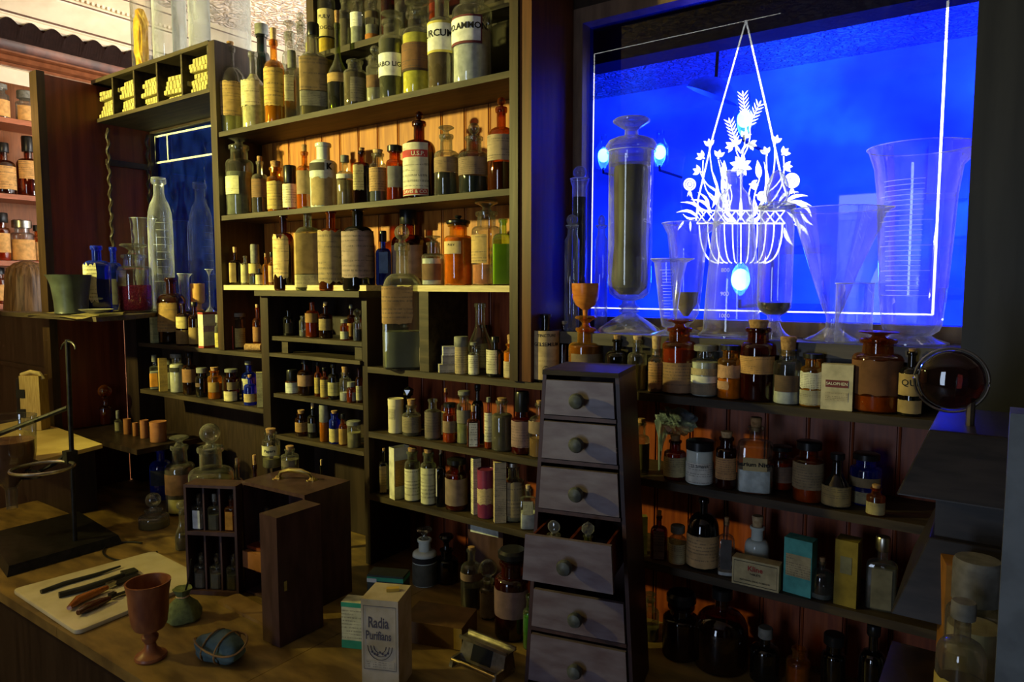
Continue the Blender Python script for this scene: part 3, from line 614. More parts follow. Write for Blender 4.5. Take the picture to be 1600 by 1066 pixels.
t, Rr, H = B('S1', 593, 634, 32, 'wide', 'X', 'dark green filled jar with white label reading CARBO LIGN.', ((.06, .07, .03), .74), ((.8, .82, .82), .28, .56, -25, 130, 0, False), ('flat', 20), .012, g)
wrap_text('CARBO LIGN.', .019, Rr, H*.42, -18, t, ink, bold=.02)
t, Rr, H = B('S1', 629, 677, 20, 'wide', 'C', 'yellow powder jar with brown band label and tall glass mushroom stopper', ((.85, .76, .1), .72), [((.2, .1, .05), .3, .6, -15, 170, .1, True), ((.07, .04, .03), .27, .3, -15, 170, 0, False)], ('flat', 0), .012, g)
t, Rr, H = B('S1', 669, 714, -10, 'bigneck', 'X', 'clear jar with gold-edged white label reading CURCUMA', ((.16, .1, .04), .52), [((.6, .5, .12), .36, .68, -20, 130, 0, False)], None, .012, g)
new('label_face', lab_patch(Rr*1.006, H*.385, H*.655, -20, 114, 2, 1), paper((.82, .82, .78), lines=False), t)
wrap_text('CURCUMA', .026, Rr, H*.55, -20, t, ink, k=1.045, bold=.025)
t, Rr, H = B('S1', 707, 769, -20, 'wide', 'C', 'big jar of white powder with white label reading HYD.AMMON.', ((.82, .83, .84), .56), [((.16, .04, .05), .38, .66, -30, 118, 0, False)], None, .012, g, seg=28)
new('label_face', lab_patch(Rr*1.006, H*.405, H*.64, -30, 108, 2, 1), paper((.84, .85, .86), lines=False), t)
wrap_text('HYD.AMMON.', .023, Rr, H*.55, -27, t, ink, k=1.045, bold=.025)
g = 'jars on the step behind the top shelf'
B('S1', 401, 425, 48, 'wide', 'T', 'dark green speckled jar standing behind the two leftmost top bottles', ((.12, .16, .09), .6), None, ('gcap', 37), Yc=1.63, group=g)
B('S1', 444, 468, 50, 'wide', 'X', 'small yellow-filled jar behind the golden labelled bottle, glass stopper', ((.6, .42, .08), .5), None, ('flat', 33), Yc=1.63, group=g)
B('S1', 463, 484, 34, 'wide', 'X', 'small amber-filled jar with ball stopper behind the big square bottle', ((.35, .24, .08), .5), None, ('ball', 18), Yc=1.64, group=g)
B('S1', 480, 503, 12, 'wide', 'X', 'pale yellow open jar left of the PULV. jar on the top shelf', ((.5, .45, .22), .7), None, None, Yc=1.63, group=g)
t, Rr, H = B('S1', 500, 527, -20, 'straight', 'C', 'tall bright yellow jar labelled PULV. behind the green wine bottle', ((.9, .62, .06), .62), [((.62, .52, .25), .63, .83, -10, 170, 0, False)], None, Yc=1.63, group=g)
wrap_text('PULV.', .018, Rr, H*.77, -15, t, ink); wrap_text('SCOGCIA', .016, Rr, H*.69, -15, t, ink)
B('RI', 530, 552, 0, 'wide', 'X', 'small grey lidded jar on the step, left of the white labelled small jar', ((.15, .12, .08), .6), None, None, Yc=1.64, group=g)
t, Rr, H = B('RI', 548, 571, 2, 'wide', 'C', 'small jar of pale powder with small white square label on the step', ((.5, .5, .42), .5), (wht, .4, .72, -20, 110, 0), None, Yc=1.64, group=g)
B('RI', 571, 592, 0, 'wide', 'C', 'small clear jar with brown upper label and rust-coloured base on the step', ((.4, .38, .3), .4), [((.14, .1, .05), .55, .7, -10, 150, 0, False), ((.4, .15, .03), .03, .18, 0, 170, 0, False)], None, Yc=1.64, group=g)
B('RI', 596, 617, -12, 'straight', 'D', 'dark amber jar on the step behind the CARBO LIGN. jar', ((.12, .05, .03), .7), None, None, Yc=1.64, group=g)
B('RI', 618, 642, -8, 'wide', 'X', 'dusty grey jar on the step behind the yellow powder jar', ((.2, .18, .13), .5), None, None, Yc=1.64, group=g)
B('RI', 670, 694, -25, 'wide', 'A', 'amber jar on the step behind the CURCUMA jar', ((.4, .17, .03), .5), None, None, Yc=1.64, group=g)
# second shelf
g = 'bottles on the second shelf'
B('S2', 356, 397, 227, 'wide', 'X', 'big grey jar with cream label and spread glass stopper at second shelf left end', ((.2, .22, .17), .62), ((.68, .66, .4), .3, .55, -50, 90, 0), ('flat', 214), .012, g)
B('S2', 395, 421, 252, 'narrow', 'X', 'dark bottle with brown label between grey jar and amber jars, second shelf', ((.05, .035, .02), .4, 1), (brn, .3, .65, -20, 120), ('cork', 244), .014, g)
B('S2', 419, 446, 262, 'wide', 'O', 'amber jar wrapped in a yellowed label with wide cork, second shelf', ((.5, .32, .08), .5), ((.55, .4, .13), .06, .68, -10, 165, .2), ('cork', 252), .012, g)
B('S2', 443, 466, 277, 'wide', 'D', 'small jar with white label and domed black cap, second shelf', None, (crm, .08, .78, -5, 165, .1), ('cap', 259), .01, g)
B('S2', 464, 491, 237, 'narrow', 'O', 'orange amber bottle with grey-brown label and cork, second shelf', ((.5, .2, .03), .6, 1), ((.28, .19, .1), .26, .66, -5, 120, .1, False), ('cork', 226), .02, g)
t, Rr, H = B('S2', 486, 528, 224, 'bigneck', 'W', 'pale green-white opaque jar with dark band lettered K, second shelf', None, [((.06, .05, .04), .56, .68, -50, 105, 0, False), ((.62, .66, .6), .47, .56, -20, 150, 0, False), ((.35, .26, .12), .03, .45, -15, 100, .5, False)], None, .012, g)
wrap_text('K', .026, Rr, H*.62, 22, t, ink, bold=.05)
B('S2', 527, 553, 250, 'narrow', 'X', 'small dusty bottle with white shoulder and brown contents, second shelf', ((.3, .22, .12), .55), ((.62, .6, .5), .58, .68, 0, 170, .3, False), ('gcap', 243), .014, g)
B('S2', 552, 581, 236, 'sq', 'D', 'dark square bottle with pale yellow label and red neck, second shelf', ((.02, .012, .01), .7, 1), ((.5, .42, .2), .25, .72, -40, 100, .2), ('cork', 231), .012, g)
B('S2', 578, 605, 240, 'wide', 'C', 'clear jar with tan label under a big flat cork, second shelf', ((.14, .15, .14), .3, 1), ((.42, .26, .12), .22, .7, -8, 165, .1), ('pcork', 234), .012, g)
B('S2', 604, 632, 234, 'wide', 'A', 'amber jar with slate grey label and black cap, second shelf', ((.45, .14, .02), .25, 1), ((.17, .16, .17), .25, .66, 10, 130, .1, False), ('cap', 228), .012, g)
t, Rr, H = B('S2', 631, 681, 190, 'narrow', 'D', 'big dark amber bottle with red and white printed label and ball stopper', ((.05, .015, .01), .6, 1), [((.68, .64, .5), .04, .7, -28, 118, 0)], ('ball', 174), .014, g, seg=28)
new('red_band', lab_patch(Rr*1.008, H*.52, H*.61, -28, 114, 2, 1), paper((.5, .06, .06), lines=False), t)
new('red_base_band', lab_patch(Rr*1.008, H*.05, H*.12, -28, 114, 2, 1), paper((.45, .07, .05), lines=False), t)
wm = paper((.8, .76, .62), lines=False)
wrap_text('U.S.P.', .017, Rr, H*.56, -5, t, wm, k=1.05, bold=.02); wrap_text('DAVIS & CO.', .014, Rr, H*.085, -20, t, wm, k=1.05)
B('S2', 679, 717, 211, 'bigneck', 'X', 'clear bottle with brown script label, dark liquid and flat-topped stopper', ((.02, .025, .02), .38, 1), ((.3, .2, .11), .38, .62, -15, 160, .1), ('flat', 198), .014, g)
B('S2', 717, 765, 214, 'bigneck', 'C', 'wide clear bottle with brown label, dark liquid and glass ball stopper', ((.02, .03, .028), .3, 1), ((.26, .18, .12), .32, .62, -12, 150, .1), ('ball', 192), .014, g)
B('S2', 762, 805, 168, 'narrow', 'A', 'tall amber bottle with ball stopper against the right upright, second shelf', ((.03, .012, .006), .34, 1), ((.4, .3, .2), .36, .66, -20, 130, .1), ('ball', 152), .02, g)
# third shelf
g = 'bottles on the third shelf'
B('S3', 359, 378, 395, 'sq', 'D', 'small dark square bottle with tan label and cork, leftmost on third shelf', None, ((.45, .32, .12), .08, .68, -40, 90, .1, False), ('pcork', 386), .014, g)
B('S3', 377, 391, 400, 'narrow', 'X', 'tiny bottle with torn cream label beside the grey capped one, third shelf', ((.2, .15, .05), .3), ((.5, .45, .22), .08, .7, 0, 140, .8, False), None, .02, g)
B('S3', 390, 409, 401, 'bigneck', 'C', 'small clear bottle with tall grey-green rubber cap, third shelf', ((.06, .07, .07), .3, 1), ((.5, .42, .15), .4, .75, -20, 130, .3, False), ('gcap', 382), .014, g)
B('S3', 400, 412, 420, 'narrow', 'K', 'tiniest dark bottle with cream label on third shelf', None, ((.6, .52, .25), .05, .62, -20, 140, .1, False), None, .006, g)
B('S3', 411, 421, 402, 'narrow', 'O', 'thin amber bottle with flat cork at the middle of third shelf left', ((.3, .2, .04), .5, 1), None, ('pcork', 396), .014, g)
B('S3', 420, 431, 399, 'narrow', 'O', 'thin bottle with orange label beside the large torn-label bottle', ((.3, .2, .04), .5, 1), ((.55, .33, .1), .1, .65, 0, 150, .1, False), ('cap', 394), .014, g)
B('BT', 429, 461, 335, 'narrow', 'D', 'dark bottle with torn pale label and bare neck, standing on narrow cabinet', ((.025, .01, .006), .6, 1), ((.68, .5, .22), .18, .7, -35, 120, .9), ('cork', 330), .014, g)
B('BT', 461, 505, 323, 'sqlong', 'G', 'big greenish square bottle covered by a long brown label', ((.4, .3, .1), .68, 1), [((.38, .26, .09), .2, .68, -8, 150, .1, False), ((.58, .5, .24), .04, .19, -8, 150, .1)], None, .01, g)
B('BT', 499, 539, 326, 'narrow', 'A', 'amber bottle with mottled tan label between square and dark ones', ((.06, .02, .01), .6, 1), ((.34, .25, .13), .1, .72, -10, 170, .4), ('cap', 323), .012, g)
B('BT', 536, 586, 322, 'narrow', 'K', 'largest dark bottle with faded lavender-brown label on the narrow cabinet', ((.01, .008, .008), .6, 1), ((.3, .22, .19), .16, .7, -10, 150, .2), ('cap', 319), .012, g, seg=28)
B('S3', 587, 612, 372, 'flatsq', 'B', 'flat dark blue bottle behind the tall clear decanter', None, ((.12, .2, .4), .25, .7, 0, 60, .1, False), ('cap', 361), .04, g)
B('S3', 612, 666, 342, 'oval', 'D', 'large brown bottle partly behind the tall clear decanter', ((.1, .04, .02), .5, 1), ((.3, .2, .15), .1, .6, -10, 120, .1, False), ('cap', 325), .05, g, Yc=1.63)
B('S3', 659, 696, 379, 'bigneck', 'C', 'white powder jar with square dark label and glass stopper, third shelf', ((.78, .8, .78), .62), ((.15, .085, .045), .12, .5, -15, 105, 0, False), ('flat', 369), .012, g)
t, Rr, H = B('S3', 694, 739, 349, 'wide', 'O', 'bright orange jar with dark knobbed lid, third shelf', ((.75, .35, .02), .76), ((.6, .45, .22), .5, .7, -30, 80, 0, False), None, .012, g)
stopper('knob', Rr*.7, H, H+.022, t, blackcap, Rr); wrap_text('PULV', .009, Rr, H*.64, -30, t, ink)
B('S3', 768, 804, 342, 'flatsq', 'L', 'bright lime green bottle at the right end of third shelf', ((.55, .7, .15), .62, 1), None, None, .012, g)
B('S3', 737, 784, 331, 'wide', 'C', 'tall clear jar with orange-pink powder and spread stopper, third shelf', ((.72, .28, .12), .28), ((.5, .34, .14), .3, .68, -40, 80, .1), ('flat', 315), .012, g)
# tall decanter on the shelf below
B('M1', 597, 664, 380, 'sqlong', 'X', 'tall clear corked decanter rising past the shelf, brown torn label', ((.3, .32, .22), .3, 1), [((.33, .2, .09), .36, .66, -28, 105, .5)], ('ball', 352), .035, None, seg=28, name='decanter', Yc=1.53)
# niche shelf
g = 'glass on the niche shelf'
t = thing('mortar', 'grey stone mortar with wide pouring lip at niche shelf left end', 'mortar', (colX(112, 1.24, 1.55), 1.24, 1.5355), .3)
bm = lathe([(.05, 0), (.058, .004), (.056, .012), (.058, .05), (.064, .1), (.07, .145), (.073, .15), (.066, .148), (.055, .08), (.03, .03)], 28, wob=lambda a, z: 1+(.35*max(0, z-.09)/.045*max(0, math.cos(a-R(185)))**8))
new('bowl', bm, surf('grey_stoneware', (.04, .05, .042), (.025, .03, .025), rough=.35), t)
t = B('NS', 135, 175, 384, 'sq', 'B', 'square cobalt bottle with torn cream label and flared lip', ((.005, .01, .12), .5, 1), ((.72, .68, .4), .18, .72, -38, 66, .9), None, Yc=1.36, group=g)
B('NS', 168, 193, 386, 'narrow', 'B', 'round dark cobalt bottle half hidden behind the red bead jar', ((.004, .006, .06), .6, 1), ((.06, .06, .06), .1, .5, -10, 120, 0, False), None, Yc=1.5, group=g)
t, Rr, H = B('NS', 188, 237, 398, 'wide', 'C', 'glass stoppered jar half full of bright red beads', None, ((.5, .4, .15), .45, .72, -52, 50, 0), ('flat', 381), Yc=1.5, group=g, seg=28)
def beads(nt):
    b = N(nt, 'ShaderNodeBsdfPrincipled', Roughness=.3); v = N(nt, 'ShaderNodeTexVoronoi', Scale=170.0); tc = N(nt, 'ShaderNodeTexCoord'); nt.links.new(tc.outputs['Object'], v.inputs['Vector'])
    r = ramp(nt, v.outputs['Distance'], [(0, (1, .1, .13)), (.6, (.55, .02, .04))]); nt.links.new(r.outputs[0], b.inputs['Base Color'])
    bp = N(nt, 'ShaderNodeBump', Strength=1, Distance=.004, invert=True); nt.links.new(v.outputs['Distance'], bp.inputs['Height']); nt.links.new(bp.outputs[0], b.inputs['Normal']); return b.outputs[0]
tag(new('red_beads', lathe([(Rr*.8, H*.02), (Rr*.93, H*.04), (Rr*.93, H*.47)], 28, ct=True), mk('red_beads', beads), t), kind='stuff')
rimg = glass('bright_glass_rim', (.9, .93, .96), dust=.4, dust_glow_col=(.85, .9, .95), rough=.05)
def cylg(u0, u1, yt, Yc, z, name, label, prof, g_='V', cat='glassware', group=None, seg=32, rz=0, spout=0, marks=0, txt=None, solid=None):
    """lab glass; prof in (fraction of half width, fraction of height)"""
    X = colX((u0+u1)/2, Yc, z); d = depth((X, Yc, z)); W = (u1-u0)/2*d/FP; H = P((u0+u1)/2, yt, Y=Yc).z-z
    t = thing(name, label, cat, (X, Yc, z+.0004), math.atan2(-X, Yc)+R(rz), group)
    wf = (lambda a, zz: 1+spout*max(0, (zz/H-.9)/.1)*max(0, math.cos(a-R(0)))**14) if spout else None
    new('glass_body', lathe([(W*p[0], H*p[1]) for p in prof], seg, wob=wf), GL[g_], t)
    rk = (lambda a: 1+spout*max(0, math.cos(a))**14) if spout else (lambda a: 1)
    new('rim', tube([(W*prof[-1][0]*rk(a)*math.cos(a), W*prof[-1][0]*rk(a)*math.sin(a), H) for a in [2*math.pi*i/64 for i in range(64)]], .0011, 6, closed=True), rimg, t)
    if marks:
        bm = bmesh.new(); z0, z1, n, wr = marks
        for i in range(n):
            zz = H*(z0+(z1-z0)*i/(n-1)); 
            rr = next((W*(a[0]+(b[0]-a[0])*((zz/H-a[1])/max(b[1]-a[1], 1e-6))) for a, b in zip(prof, prof[1:]) if a[1] <= zz/H <= b[1] and a[0] > 0), W)
            b2 = lab_patch(rr, zz, zz+.0011, wr[0], wr[1]*(1 if i % 5 else 1.5), 2, 1, k=1.012, seg=6)
            me = bpy.data.meshes.new('t'); b2.to_mesh(me); b2.free(); bm.from_mesh(me); bpy.data.meshes.remove(me)
        new('graduation_marks', bm, surf('etched_marks', (.75, .78, .8), rough=.6), t, smooth=False)
    return t, W, H
def kfoot(h=.07, neck=.12, hw=1.0): return [(hw, 0), (hw, .006), (hw*.8, h*.25), (hw*.4, h*.6), (neck, h), (neck*1.3, h*1.3), (neck, h*1.6)]
cylg(236, 275, 277, 1.655, 1.535, 'measuring_cylinder', 'tall narrow-necked measuring glass before the left blue window', [(1, 0), (1, .01), (.9, .02), (.92, .03), (.92, .5), (.9, .68), (.85, .74), (.7, .8), (.45, .85), (.38, .88), (.38, .95), (.55, .96), (.55, .99), (.5, 1)], marks=(.22, .66, 9, (10, 60)), group=g)
t, W, H = cylg(210, 243, 341, 1.66, 1.535, 'beaker', 'clear lipped beaker holding two glass rods behind the red bead jar', [(.85, 0), (.9, .01), (.88, .4), (.9, .85), (1, .98), (1.03, 1)], group=g, spout=.3)
o = tag(new('glass_rod', tube([(t.location.x, 1.66, 1.54), (t.location.x+.01, 1.66, 1.86)], .003), GL['S']), 'upright glass rod standing in the beaker by the niche window', 'rod')
o = tag(new('glass_rod', tube([(t.location.x+.01, 1.645, 1.54), (t.location.x+.05, 1.64, 1.78)], .004), GL['S']), 'leaning white glass rod in the beaker by the niche window', 'rod')
cylg(281, 297, 428, 1.67, 1.535, 'beaker', 'small clear beaker left of the tan cup', [(.9, 0), (.95, .02), (.95, .9), (1.15, 1)], group=g, spout=.3)
t = thing('wooden_cup', 'round tan wooden cup on the niche shelf', 'cup', (colX(310, 1.665, 1.54), 1.665, 1.536)); new('cup', lathe([(.022, 0), (.024, .004), (.015, .01), (.014, .03), (.025, .038), (.027, .05), (.0275, .115), (.026, .116), (.025, .06)], 22), surf('tan_turned_wood', (.5, .28, .07), (.4, .2, .05), rough=.5), t)
cylg(322, 335, 421, 1.665, 1.535, 'stemmed_glass', 'thin stemmed glass at the right end of the niche shelf', [(1.0, 0), (1.0, .02), (.2, .12), (.12, .2), (.12, .85), (.5, .95), (.9, 1)], group=g)
bm = bmesh.new()
q = [(-3.2, 1.2), (-2.83, 1.22), (-2.72, 1.3), (-2.75, 1.5), (-3.1, 1.6), (-3.2, 1.5)]
nx = 10; gd = []
for i in range(nx+1):
    row = []
    for j in range(6):
        s, tt = i/nx, j/5; x = -3.16+.53*s; y = 1.165+(.36-.22*s)*tt+.015*math.sin(s*5); zz = 1.5365+.004*abs(math.sin(s*7+tt*3))-(.03*max(0, .34-tt) if tt < .34 else 0)
        row.append(bm.verts.new((x, y, zz)))
    gd.append(row)
for i in range(nx):
    for j in range(5): bm.faces.new((gd[i][j], gd[i+1][j], gd[i+1][j+1], gd[i][j+1]))
bmesh.ops.solidify(bm, geom=bm.faces[:], thickness=.0015)
tag(new('paper_sheet', bm, paper((.42, .34, .14), lines=False)), 'yellowed paper lying over the niche shelf edge under the blue bottles', 'paper')
t = thing('shallow_dish', 'shallow grey glass dish on the yellowed paper', 'dish', (colX(150, 1.23, 1.55), 1.23, 1.543)); new('dish', lathe([(.02, 0), (.024, .002), (.055, .014), (.057, .016), (.05, .013), (.02, .004)], 24), surf('dish_grey', (.3, .29, .2), rough=.25), t)
# packets in the pigeonholes
g = 'yellow packets in the pigeonholes'
pk = paper((.38, .32, .12), lines=False); names = ['leftmost', 'second', 'third', 'fourth', 'rightmost']; ordn = ['bottom', 'second', 'third', 'fourth', 'fifth', 'sixth', 'seventh']
cnt = [6, 7, 6, 5, 7]
for c in range(5):
    x0 = -3.24+c*.172+.01; zz = 2.3512
    for k in range(cnt[c]):
        h = .0185; w = .118+.01*((k*7+c*3) % 3); lean = .012*((k+c) % 3-1)
        t = thing('packet', f'yellow ridged packet, {ordn[k]} from the base of the pile in the {names[c]} pigeonhole', 'packet', (x0+.096+lean*.6, 1.562+.006*((k*5+c) % 4), zz), R(random.uniform(-7, 7)), g)
        bm = BX(-w/2, w/2, -.055, .05, 0, h-.001)
        for j in range(6): box(bm, -w/2+w*j/6+.002, -w/2+w*(j+1)/6-.002, -.058, -.053, .001, h-.003)
        new('bundle', bm, pk, t, smooth=False)
        zz += h
# jars on top of the pigeonholes
g = 'tall jars on top of the pigeonholes'
cylg(209, 240, -60, 1.6, 2.515, 'storage_cylinder', 'tall glass cylinder of yellow chunks, leftmost above the pigeonholes', [(.97, 0), (1, .01), (1, 1)], 'C', 'jar', g)
X = colX(222, 1.6, 2.6); d = depth((X, 1.6, 2.6))
bm = ball(1, sub=4)
for v in bm.verts:
    q = Vector([math.copysign(abs(a)**.55, a) for a in v.co]); k = 1+.1*math.sin(q.z*9+q.x*4)+.07*math.sin(q.y*12+q.z*17)
    v.co = Vector((X+q.x*.024*k, 1.6+q.y*.024*k, 2.66+q.z*.135))
tag(new('honeycomb_chunk', bm, surf('honey_chunk', (.8, .48, .06), (.6, .3, .03), rough=.35, s=40, bump=.6), smooth=False), 'yellow honeycomb-like chunk standing in the leftmost cylinder', 'chunk')
cylg(243, 292, -60, 1.62, 2.515, 'storage_cylinder', 'wide clear glass cylinder with ridged side, second above the pigeonholes', [(.97, 0), (1, .01), (1, 1)], 'S', 'jar', g)
cylg(300, 391, -60, 1.62, 2.515, 'storage_cylinder', 'widest clear glass cylinder above the rightmost pigeonhole', [(.97, 0), (1, .01), (1, 1)], 'S', 'jar', g)
cylg(275, 330, -60, 1.83, 2.515, 'storage_cylinder', 'clear glass cylinder standing behind the two widest above the pigeonholes', [(.97, 0), (1, .01), (1, 1)], 'S', 'jar', g)
# C1, C2 : open shelves
g = 'bottles on the upper open ended shelf'
carton('C1', 236, 251, 492, 'small pale box with figures at the left end of the upper open shelf', (.5, .48, .2), .03, rz=20, group=g)
B('C1', 250, 291, 434, 'narrow', 'D', 'large dark bottle with long brown label in front of left blue window', ((.02, .01, .008), .4, 1), ((.32, .19, .06), .18, .62, -35, 110, .1), None, .012, g)
B('C1', 277, 300, 474, 'narrow', 'D', 'round brown bottle with small cream label right of the large dark one', None, [((.52, .42, .16), .4, .68, -25, 90, 0), ((.22, .14, .05), .03, .36, -10, 150, .1, False)], None, .012, g)
B('C1', 296, 315, 476, 'narrow', 'D', 'brown bottle with grey shine beside the red-banded carton', None, ((.25, .17, .06), .05, .45, -10, 120, .1, False), ('cap', 472), .02, g)
carton('C1', 312, 339, 488, 'white hexagonal carton with red ends and purple swirl on the open shelf', (.66, .58, .38), .03, rz=35, group=g, ends=(.3, .05, .04), lines=False, panel=[((.4, .25, .3), 0, 1, .45, .62, False)])
B('C1', 337, 353, 500, 'wide', 'G', 'tiny yellow labelled bottle with green top beside the red box', None, ((.5, .42, .1), .05, .55, -10, 160, .1), ('gcap', 492), .012, g)
carton('C1', 350, 364, 510, 'small bright red box on the open shelf', (.68, .08, .06), .02, rz=5, group=g, f=180)
B('C1', 359, 384, 493, 'straight', 'G', 'squat yellow labelled jar right of the red box', None, ((.48, .4, .12), .06, .62, -15, 160, .1), ('gcap', 489), .014, g)
t = thing('cork_roll', 'short roll of cork lying on its side at the shelf right end', 'cork', (colX(398, 1.54, 1.43), 1.535, 1.4225), R(30))
bm = lathe([(.008, -.03), (.0135, -.03), (.0135, .03), (.008, .03)], 16, cb=False); bmesh.ops.rotate(bm, verts=bm.verts, matrix=Matrix.Rotation(R(90), 3, 'Y')); new('roll', bm, cork, t)
B('C1', 396, 411, 481, 'narrow', 'A', 'small amber bottle with rust label next to the narrow cabinet upright', None, ((.3, .14, .05), .2, .55, 0, 150), ('pcork', 476), .06, g)
g = 'bottles on the lower open ended shelf'
B('C2', 235, 251, 562, 'sq', 'C', 'clear bottle with a hanging orange tag, leftmost on the lower open shelf', ((.5, .5, .45), .6), ((.6, .25, .03), .1, .55, -20, 90, .2, False), ('gcap', 555), .012, g)
carton('C2', 249, 262, 560, 'narrow tan carton with torn end beside the orange tagged bottle', (.42, .28, .07), .025, rz=10, group=g)
B('C2', 258, 272, 567, 'wide', 'C', 'clear jar behind the white powder jar on the lower open shelf', ((.55, .5, .35), .6), None, ('gcap', 562), .05, g)
B('C2', 267, 289, 557, 'wide', 'C', 'white powder jar with black band on the lower open shelf', ((.78, .74, .55), .78), ((.03, .028, .02), .58, .7, -45, 120, 0, False), ('gcap', 553), .012, g)
B('C2', 287, 309, 556, 'narrow', 'D', 'dark bottle with rust label and pale highlight on lower open shelf', ((.01, .012, .015), .4, 1), ((.25, .12, .05), .32, .66, -20, 140, .1), ('cap', 551), .014, g)
B('C2', 307, 327, 580, 'wide', 'K', 'dark squat jar with lid left of the yellow-brown small jar', ((.01, .015, .025), .6, 1), ((.1, .06, .04), .4, .55, -50, 60, .1, False), ('gcap', 575), .012, g)
B('C2', 326, 347, 579, 'wide', 'O', 'yellow-brown jar with cork on the lower open shelf', ((.5, .3, .03), .55), ((.28, .18, .05), .25, .6, -15, 100, .1, False), ('cork', 574), .012, g)
B('C2', 351, 374, 580, 'wide', 'D', 'dark red jar with cream label low on its front, lower open shelf', ((.2, .05, .03), .3), [((.58, .5, .25), .03, .35, -20, 120, .1), ((.2, .15, .08), .4, .65, 20, 110, .1, False)], ('gcap', 577), .012, g)
B('C2', 379, 401, 568, 'narrow', 'B', 'tall cobalt bottle with cream label behind the small blue one', None, ((.5, .48, .28), .3, .6, -40, 60, .1), ('gcap', 564), .062, g)
B('C2', 382, 401, 590, 'narrow', 'B', 'little bright cobalt bottle with tan label and cork', None, ((.48, .36, .16), .12, .42, 0, 160, 0), ('cork', 586), .008, g)
carton('C2', 402, 411, 582, 'slim pale folded leaflet stack against the cabinet upright', (.5, .46, .22), .02, group=g)
# narrow cabinet shelves
g = 'small bottles inside the narrow cabinet'
B('B1', 443, 460, 485, 'narrow', 'K', 'black bottle with tall highlight, leftmost on cabinet top tier', None, ((.03, .025, .02), .1, .5, 0, 80, .1, False), None, .03, g)
B('B1', 468, 481, 494, 'wide', 'X', 'small grey clear jar behind the orange bottle, cabinet top tier', ((.25, .25, .25), .3), None, None, .04, g)
B('B1', 478, 499, 472, 'narrow', 'A', 'orange-red bottle with brown label, cabinet top tier', ((.4, .12, .015), .5, 1), ((.26, .14, .05), .42, .68, -15, 140, .1, False), None, .02, g)
B('B1', 499, 520, 478, 'narrow', 'D', 'dark bottle with square tan label and tan cork, cabinet top tier', ((.01, .01, .01), .3, 1), ((.3, .22, .09), .25, .6, -5, 150, .1), ('pcork', 472), .02, g)
B('B1', 532, 545, 503, 'wide', 'A', 'tiny amber vial with white label, cabinet top tier right', None, ((.45, .45, .3), .06, .48, 0, 160, 0), ('gcap', 499), .01, g)
B('B1', 543, 556, 480, 'narrow', 'D', 'dark brown bottle behind the tiny white labelled vial', None, ((.3, .17, .06), .1, .5, -10, 140, .1, False), ('gcap', 476), .045, g)
B('B1', 552, 565, 496, 'wide', 'C', 'little clear bottle with glass stopper at cabinet top tier right end', ((.1, .1, .14), .5, 1), None, ('facet', 482), .01, g)
B('B2', 447, 467, 590, 'wide', 'A', 'amber dropper bottle with round white label on the cabinet middle tier', None, ((.55, .57, .5), .05, .7, -5, 165, 0), ('cap', 578), .012, g)
B('B2', 466, 490, 566, 'narrow', 'D', 'dark bottle with rust and grey label, cabinet middle tier', ((.02, .01, .008), .4, 1), ((.25, .15, .09), .28, .62, -5, 165, .1, False), ('cap', 561), .012, g)
B('B2', 492, 503, 570, 'narrow', 'A', 'thin bottle with yellow label left in the middle tier trio', None, ((.38, .28, .07), .1, .6, -20, 140, .1), ('cap', 566), .03, g)
B('B2', 501, 514, 578, 'narrow', 'A', 'thin bottle with tan label, middle of the cabinet middle tier trio', None, ((.36, .26, .07), .05, .66, -10, 150, .1), ('cap', 575), .014, g)
B('B2', 513, 531, 572, 'narrow', 'K', 'dark bottle with cream banded label right of the middle tier trio', None, ((.36, .32, .14), .12, .52, -5, 160, 0), ('cap', 568), .012, g)
B('B2', 531, 549, 582, 'wide', 'C', 'clear vial of white powder with big cork, cabinet middle tier', ((.6, .58, .5), .3), None, ('cork', 573), .012, g)
B('B2', 542, 557, 602, 'wide', 'A', 'short red-brown jar with pale lid, cabinet middle tier right', ((.25, .04, .02), .5), ((.3, .28, .25), .1, .6, 40, 70, .1, False), ('gcap', 597), .006, g)
B('B2', 556, 567, 576, 'narrow', 'D', 'thin dark bottle against the right upright, cabinet middle tier', None, ((.4, .36, .2), .08, .5, 0, 120, .1), None, .02, g)
B('B3', 462, 481, 646, 'wide', 'D', 'brown bottle with orange label, leftmost on cabinet bottom tier', None, ((.34, .19, .06), .2, .62, -20, 160, .1), ('cork', 641), .02, g)
B('B3', 481, 498, 638, 'narrow', 'K', 'black bottle with oval label and pale cork, cabinet bottom tier', None, ((.1, .1, .09), .2, .5, -20, 90, .1), ('pcork', 630), .03, g)
B('B3', 500, 515, 650, 'straight', 'O', 'tan tube with dark red cap, cabinet bottom tier', ((.42, .25, .07), .9), None, ('gcap', 633), .012, g)
B('B3', 515, 532, 646, 'wide', 'B', 'small cobalt jar with scroll-edged pale label, cabinet bottom tier', None, ((.55, .45, .18), .06, .5, -10, 165, .3), ('cork', 642), .012, g)
B('B3', 530, 543, 652, 'narrow', 'A', 'amber bottle with brown label between blue jar and pellet jar', None, ((.34, .2, .05), .05, .6, -10, 150, .1, False), ('cap', 647), .012, g)
B('B3', 543, 564, 662, 'straight', 'X', 'clear jar of pale pellets with wide lid at cabinet bottom tier', ((.42, .36, .18), .62), None, ('gcap', 658), .006, g)
